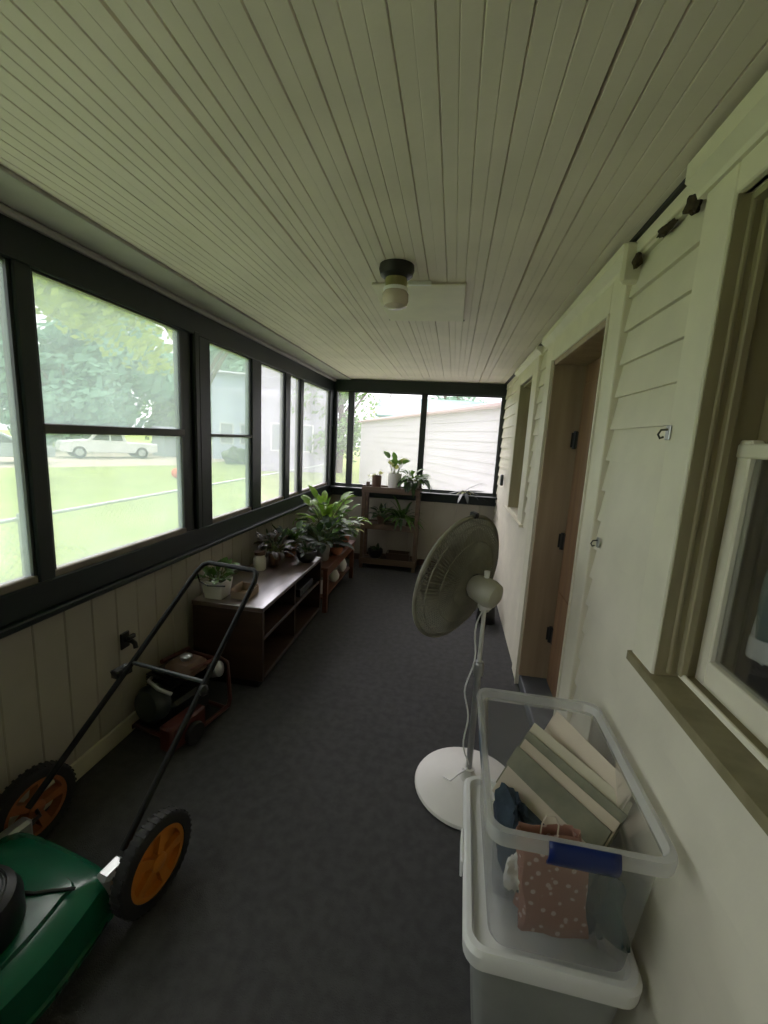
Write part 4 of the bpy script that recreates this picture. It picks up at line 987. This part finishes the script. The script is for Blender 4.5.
# cars
def car(name, label, loc, rz, paint, pickup=True):
    t_ = thing(name, label, 'car', loc, rz)
    prof = [(-2.6, .45), (-2.6, .95), (-1.0, 1.0), (-.85, 1.0), (-.6, 1.68), (.75, 1.72), (1.25, 1.12), (2.5, .98), (2.62, .75), (2.62, .40), (2.2, .36), (-2.2, .36)] if pickup else \
           [(-2.2, .40), (-2.25, .85), (-2.0, 1.0), (-1.3, 1.45), (.3, 1.48), (1.1, 1.0), (2.1, .85), (2.25, .65), (2.2, .36), (-2.0, .34)]
    g = MB(); g.prism([(x, z) for x, z in prof], -.9, .9, 'y'); o = g.build('car_body', paint, t_)
    bv = o.modifiers.new('b', 'BEVEL'); bv.width = .06; bv.segments = 2
    g = MB()
    if pickup:
        for sy in (-1, 1): g.prism([(-.62, 1.08), (-.48, 1.58), (.05, 1.60), (.05, 1.1)], sy*.895, sy*.915, 'y'); g.prism([(.15, 1.1), (.15, 1.60), (.66, 1.60), (1.02, 1.12)], sy*.895, sy*.915, 'y')
        g.prism([(.80, 1.68), (.84, 1.68), (1.26, 1.16), (1.22, 1.16)], -.78, .78, 'y')
    else:
        for sy in (-1, 1): g.prism([(-1.5, 1.02), (-1.15, 1.38), (-.25, 1.4), (-.25, 1.02)], sy*.895, sy*.915, 'y'); g.prism([(-.15, 1.02), (-.15, 1.40), (.25, 1.40), (.8, 1.02)], sy*.895, sy*.915, 'y')
    g.build('car_windows', 'carglass', t_)
    for wx in ((-1.65, 1.7) if pickup else (-1.35, 1.4)):
        for sy in (-1, 1):
            g = MB(); mt = frame_to((0, sy, 0), (wx, sy*.80, .37)); g.lathe([(.22, -.1), (.34, -.1), (.37, -.06), (.37, .08), (.34, .115), (.22, .115)], 24, mt)
            w_ = g.build('wheel', 'rubber', t_, True)
            g = MB(); g.lathe([(0, .10), (.21, .10), (.215, .118), (.08, .13), (0, .13)], 20, mt); h_ = g.build('hubcap', 'bracket', w_, True)
    g = MB()
    for sy in (-1, 1): g.box(2.5 if pickup else 2.15, 2.64 if pickup else 2.26, sy*.7-.16, sy*.7+.16, .68, .86, bev=.03)
    g.build('headlight', 'bracket', t_)
car('pickup_truck', 'white pickup truck parked beyond the lawn, seen through the big side window', (-21.6, 24.2, GZ+.012), R(234), 'carwhite')
car('parked_car', 'grey car at the far left edge beyond the lawn', (-21.5, 17.2, GZ+.012), R(52), 'cargrey', False)
g = MB(); g.lathe([(.0, -.22), (.12, -.19), (.2, -.1), (.22, 0), (.2, .1), (.12, .19), (0, .22)], 24); o = g.build('ball', 'redball', None, True); o.location = (-11.6, 16.6, GZ+.22)
tag(o, 'orange red ball lying on the lawn', 'ball')

def house(name, label, corner, ux, w_, d_, hgt, wallm, roofm, roof_h=2.0, wins=(), flat=False, trimm=None):
    """corner: ground corner; ux: direction (2D) along the front; depth goes to the left of ux"""
    ang = math.atan2(ux[1], ux[0]); t_ = thing(name, label, 'house', (corner[0], corner[1], GZ), ang)
    g = MB(); g.box(0, w_, 0, d_, 0, hgt); g.build('wall', wallm, t_)
    if flat:
        g = MB(); g.box(-.15, w_+.15, -.15, d_+.15, hgt, hgt+.09, bev=.02); g.build('roof', roofm, t_)
        g = MB()
        for k in range(int(hgt/.2)): g.prism([(-.018, .2*k), (-.004, .2*k+.198), (0, .2*k+.198), (0, .2*k)], 0, w_, 'x', None)
        g.build('siding', wallm, t_)
    else:
        g = MB(); g.prism([(-.4, hgt-.05), (d_/2, hgt+roof_h), (d_+.4, hgt-.05), (d_+.4, hgt+.08), (d_/2, hgt+roof_h+.15), (-.4, hgt+.08)], -.3, w_+.3, 'x'); g.prism([(0, hgt-.02), (d_, hgt-.02), (d_/2, hgt+roof_h)], .02, w_-.02, 'x'); g.build('roof', roofm, t_)
    for (a, z0, ww, hh) in wins:
        g = MB(); g.box(a-.08, a+ww+.08, -.05, -.001, z0-.08, z0, bev=.01); g.box(a-.08, a+ww+.08, -.05, -.001, z0+hh, z0+hh+.08, bev=.01); g.box(a-.08, a, -.05, -.001, z0, z0+hh, bev=.01); g.box(a+ww, a+ww+.08, -.05, -.001, z0, z0+hh, bev=.01)
        f_ = g.build('window', 'carwhite', t_)
        g = MB(); g.box(a, a+ww, -.02, -.001, z0, z0+hh); g.build('window_glass', 'cargrey', f_)
    return t_
house('blue_house', 'blue grey house seen through the second railed side window', (-17.45, 29.16), (.86, .51), 8.0, 7, 6.1, 'housebl', 'roofgrey', .5, [(.6, 1.2, .8, 1.4), (2.0, 1.2, .8, 1.4)])
house('pale_house', 'pale lavender house seen through the third to last side windows', (-10.75, 22.2), (.9, .43), 4.3, 8, 6.6, 'housewh', 'roofgrey', 1.2, [(.9, 1.2, .6, 1.4), (2.4, 1.2, .7, 1.4)])
house('garden_shed', 'low grey shed to the right of the white pickup beyond the lawn', (-20.4, 27.9), (.5, .86), 2.6, 2, 1.6, 'shedgrey', 'roofgrey', .4, [(.9, .5, .7, .7)])
ux = Vector((5.2, -12, 0)).normalized()
house('white_building', 'low white sided neighbouring building outside the end windows', (-4.35, 20.0), (ux.x, ux.y), 17.5, 5, 2.82, 'nbwhite', 'pinktrim', flat=True)
house('teal_roof_house', 'distant pale house with a teal metal roof above the white building', (-5.4, 31.0), (1, 0.12), 7.5, 6, 3.7, 'housewh', 'tealroof', 1.5)
blob('shrub', 'dark shrub at the foot of the blue grey house', 'shrub', 'leafm', (-14.0, 26.0, GZ+.45), (.6, .8, .55), None, 21, 28)

# ------------------------------------------------------------------ light
wd = D.worlds.new('overcast'); SC.world = wd; wd.use_nodes = True
nt = wd.node_tree; bgd = nt.nodes['Background']
tc = nt.nodes.new('ShaderNodeTexCoord'); sx = nt.nodes.new('ShaderNodeSeparateXYZ'); nt.links.new(tc.outputs['Generated'], sx.inputs[0])
rp_ = nt.nodes.new('ShaderNodeValToRGB'); nt.links.new(sx.outputs['Z'], rp_.inputs['Fac'])
rp_.color_ramp.elements[0].position = 0.0; rp_.color_ramp.elements[0].color = (0.90, 0.92, 0.97, 1)
rp_.color_ramp.elements[1].position = 0.6; rp_.color_ramp.elements[1].color = (0.95, 0.98, 1.0, 1)
nt.links.new(rp_.outputs['Color'], bgd.inputs['Color']); bgd.inputs['Strength'].default_value = 1.6
sun = D.lights.new('sun', 'SUN'); sun.energy = 3.2; sun.angle = R(45); sun.color = (1, .97, .96)
so = D.objects.new('sun', sun); COL.objects.link(so); so.rotation_euler = Vector((0.30, -0.68, -0.66)).to_track_quat('-Z', 'Y').to_euler()

# ------------------------------------------------------------------ render look
SC.view_settings.view_transform = 'Standard'; SC.view_settings.look = 'None'; SC.view_settings.gamma = 1.0
SC.view_settings.use_curve_mapping = False
SC.view_settings.exposure = 2.04
SC.render.engine = 'CYCLES'
cy = SC.cycles; cy.use_denoising = True; cy.max_bounces = 14; cy.diffuse_bounces = 6; cy.glossy_bounces = 4; cy.transparent_max_bounces = 24; cy.transmission_bounces = 8
cy.sample_clamp_indirect = 8.0
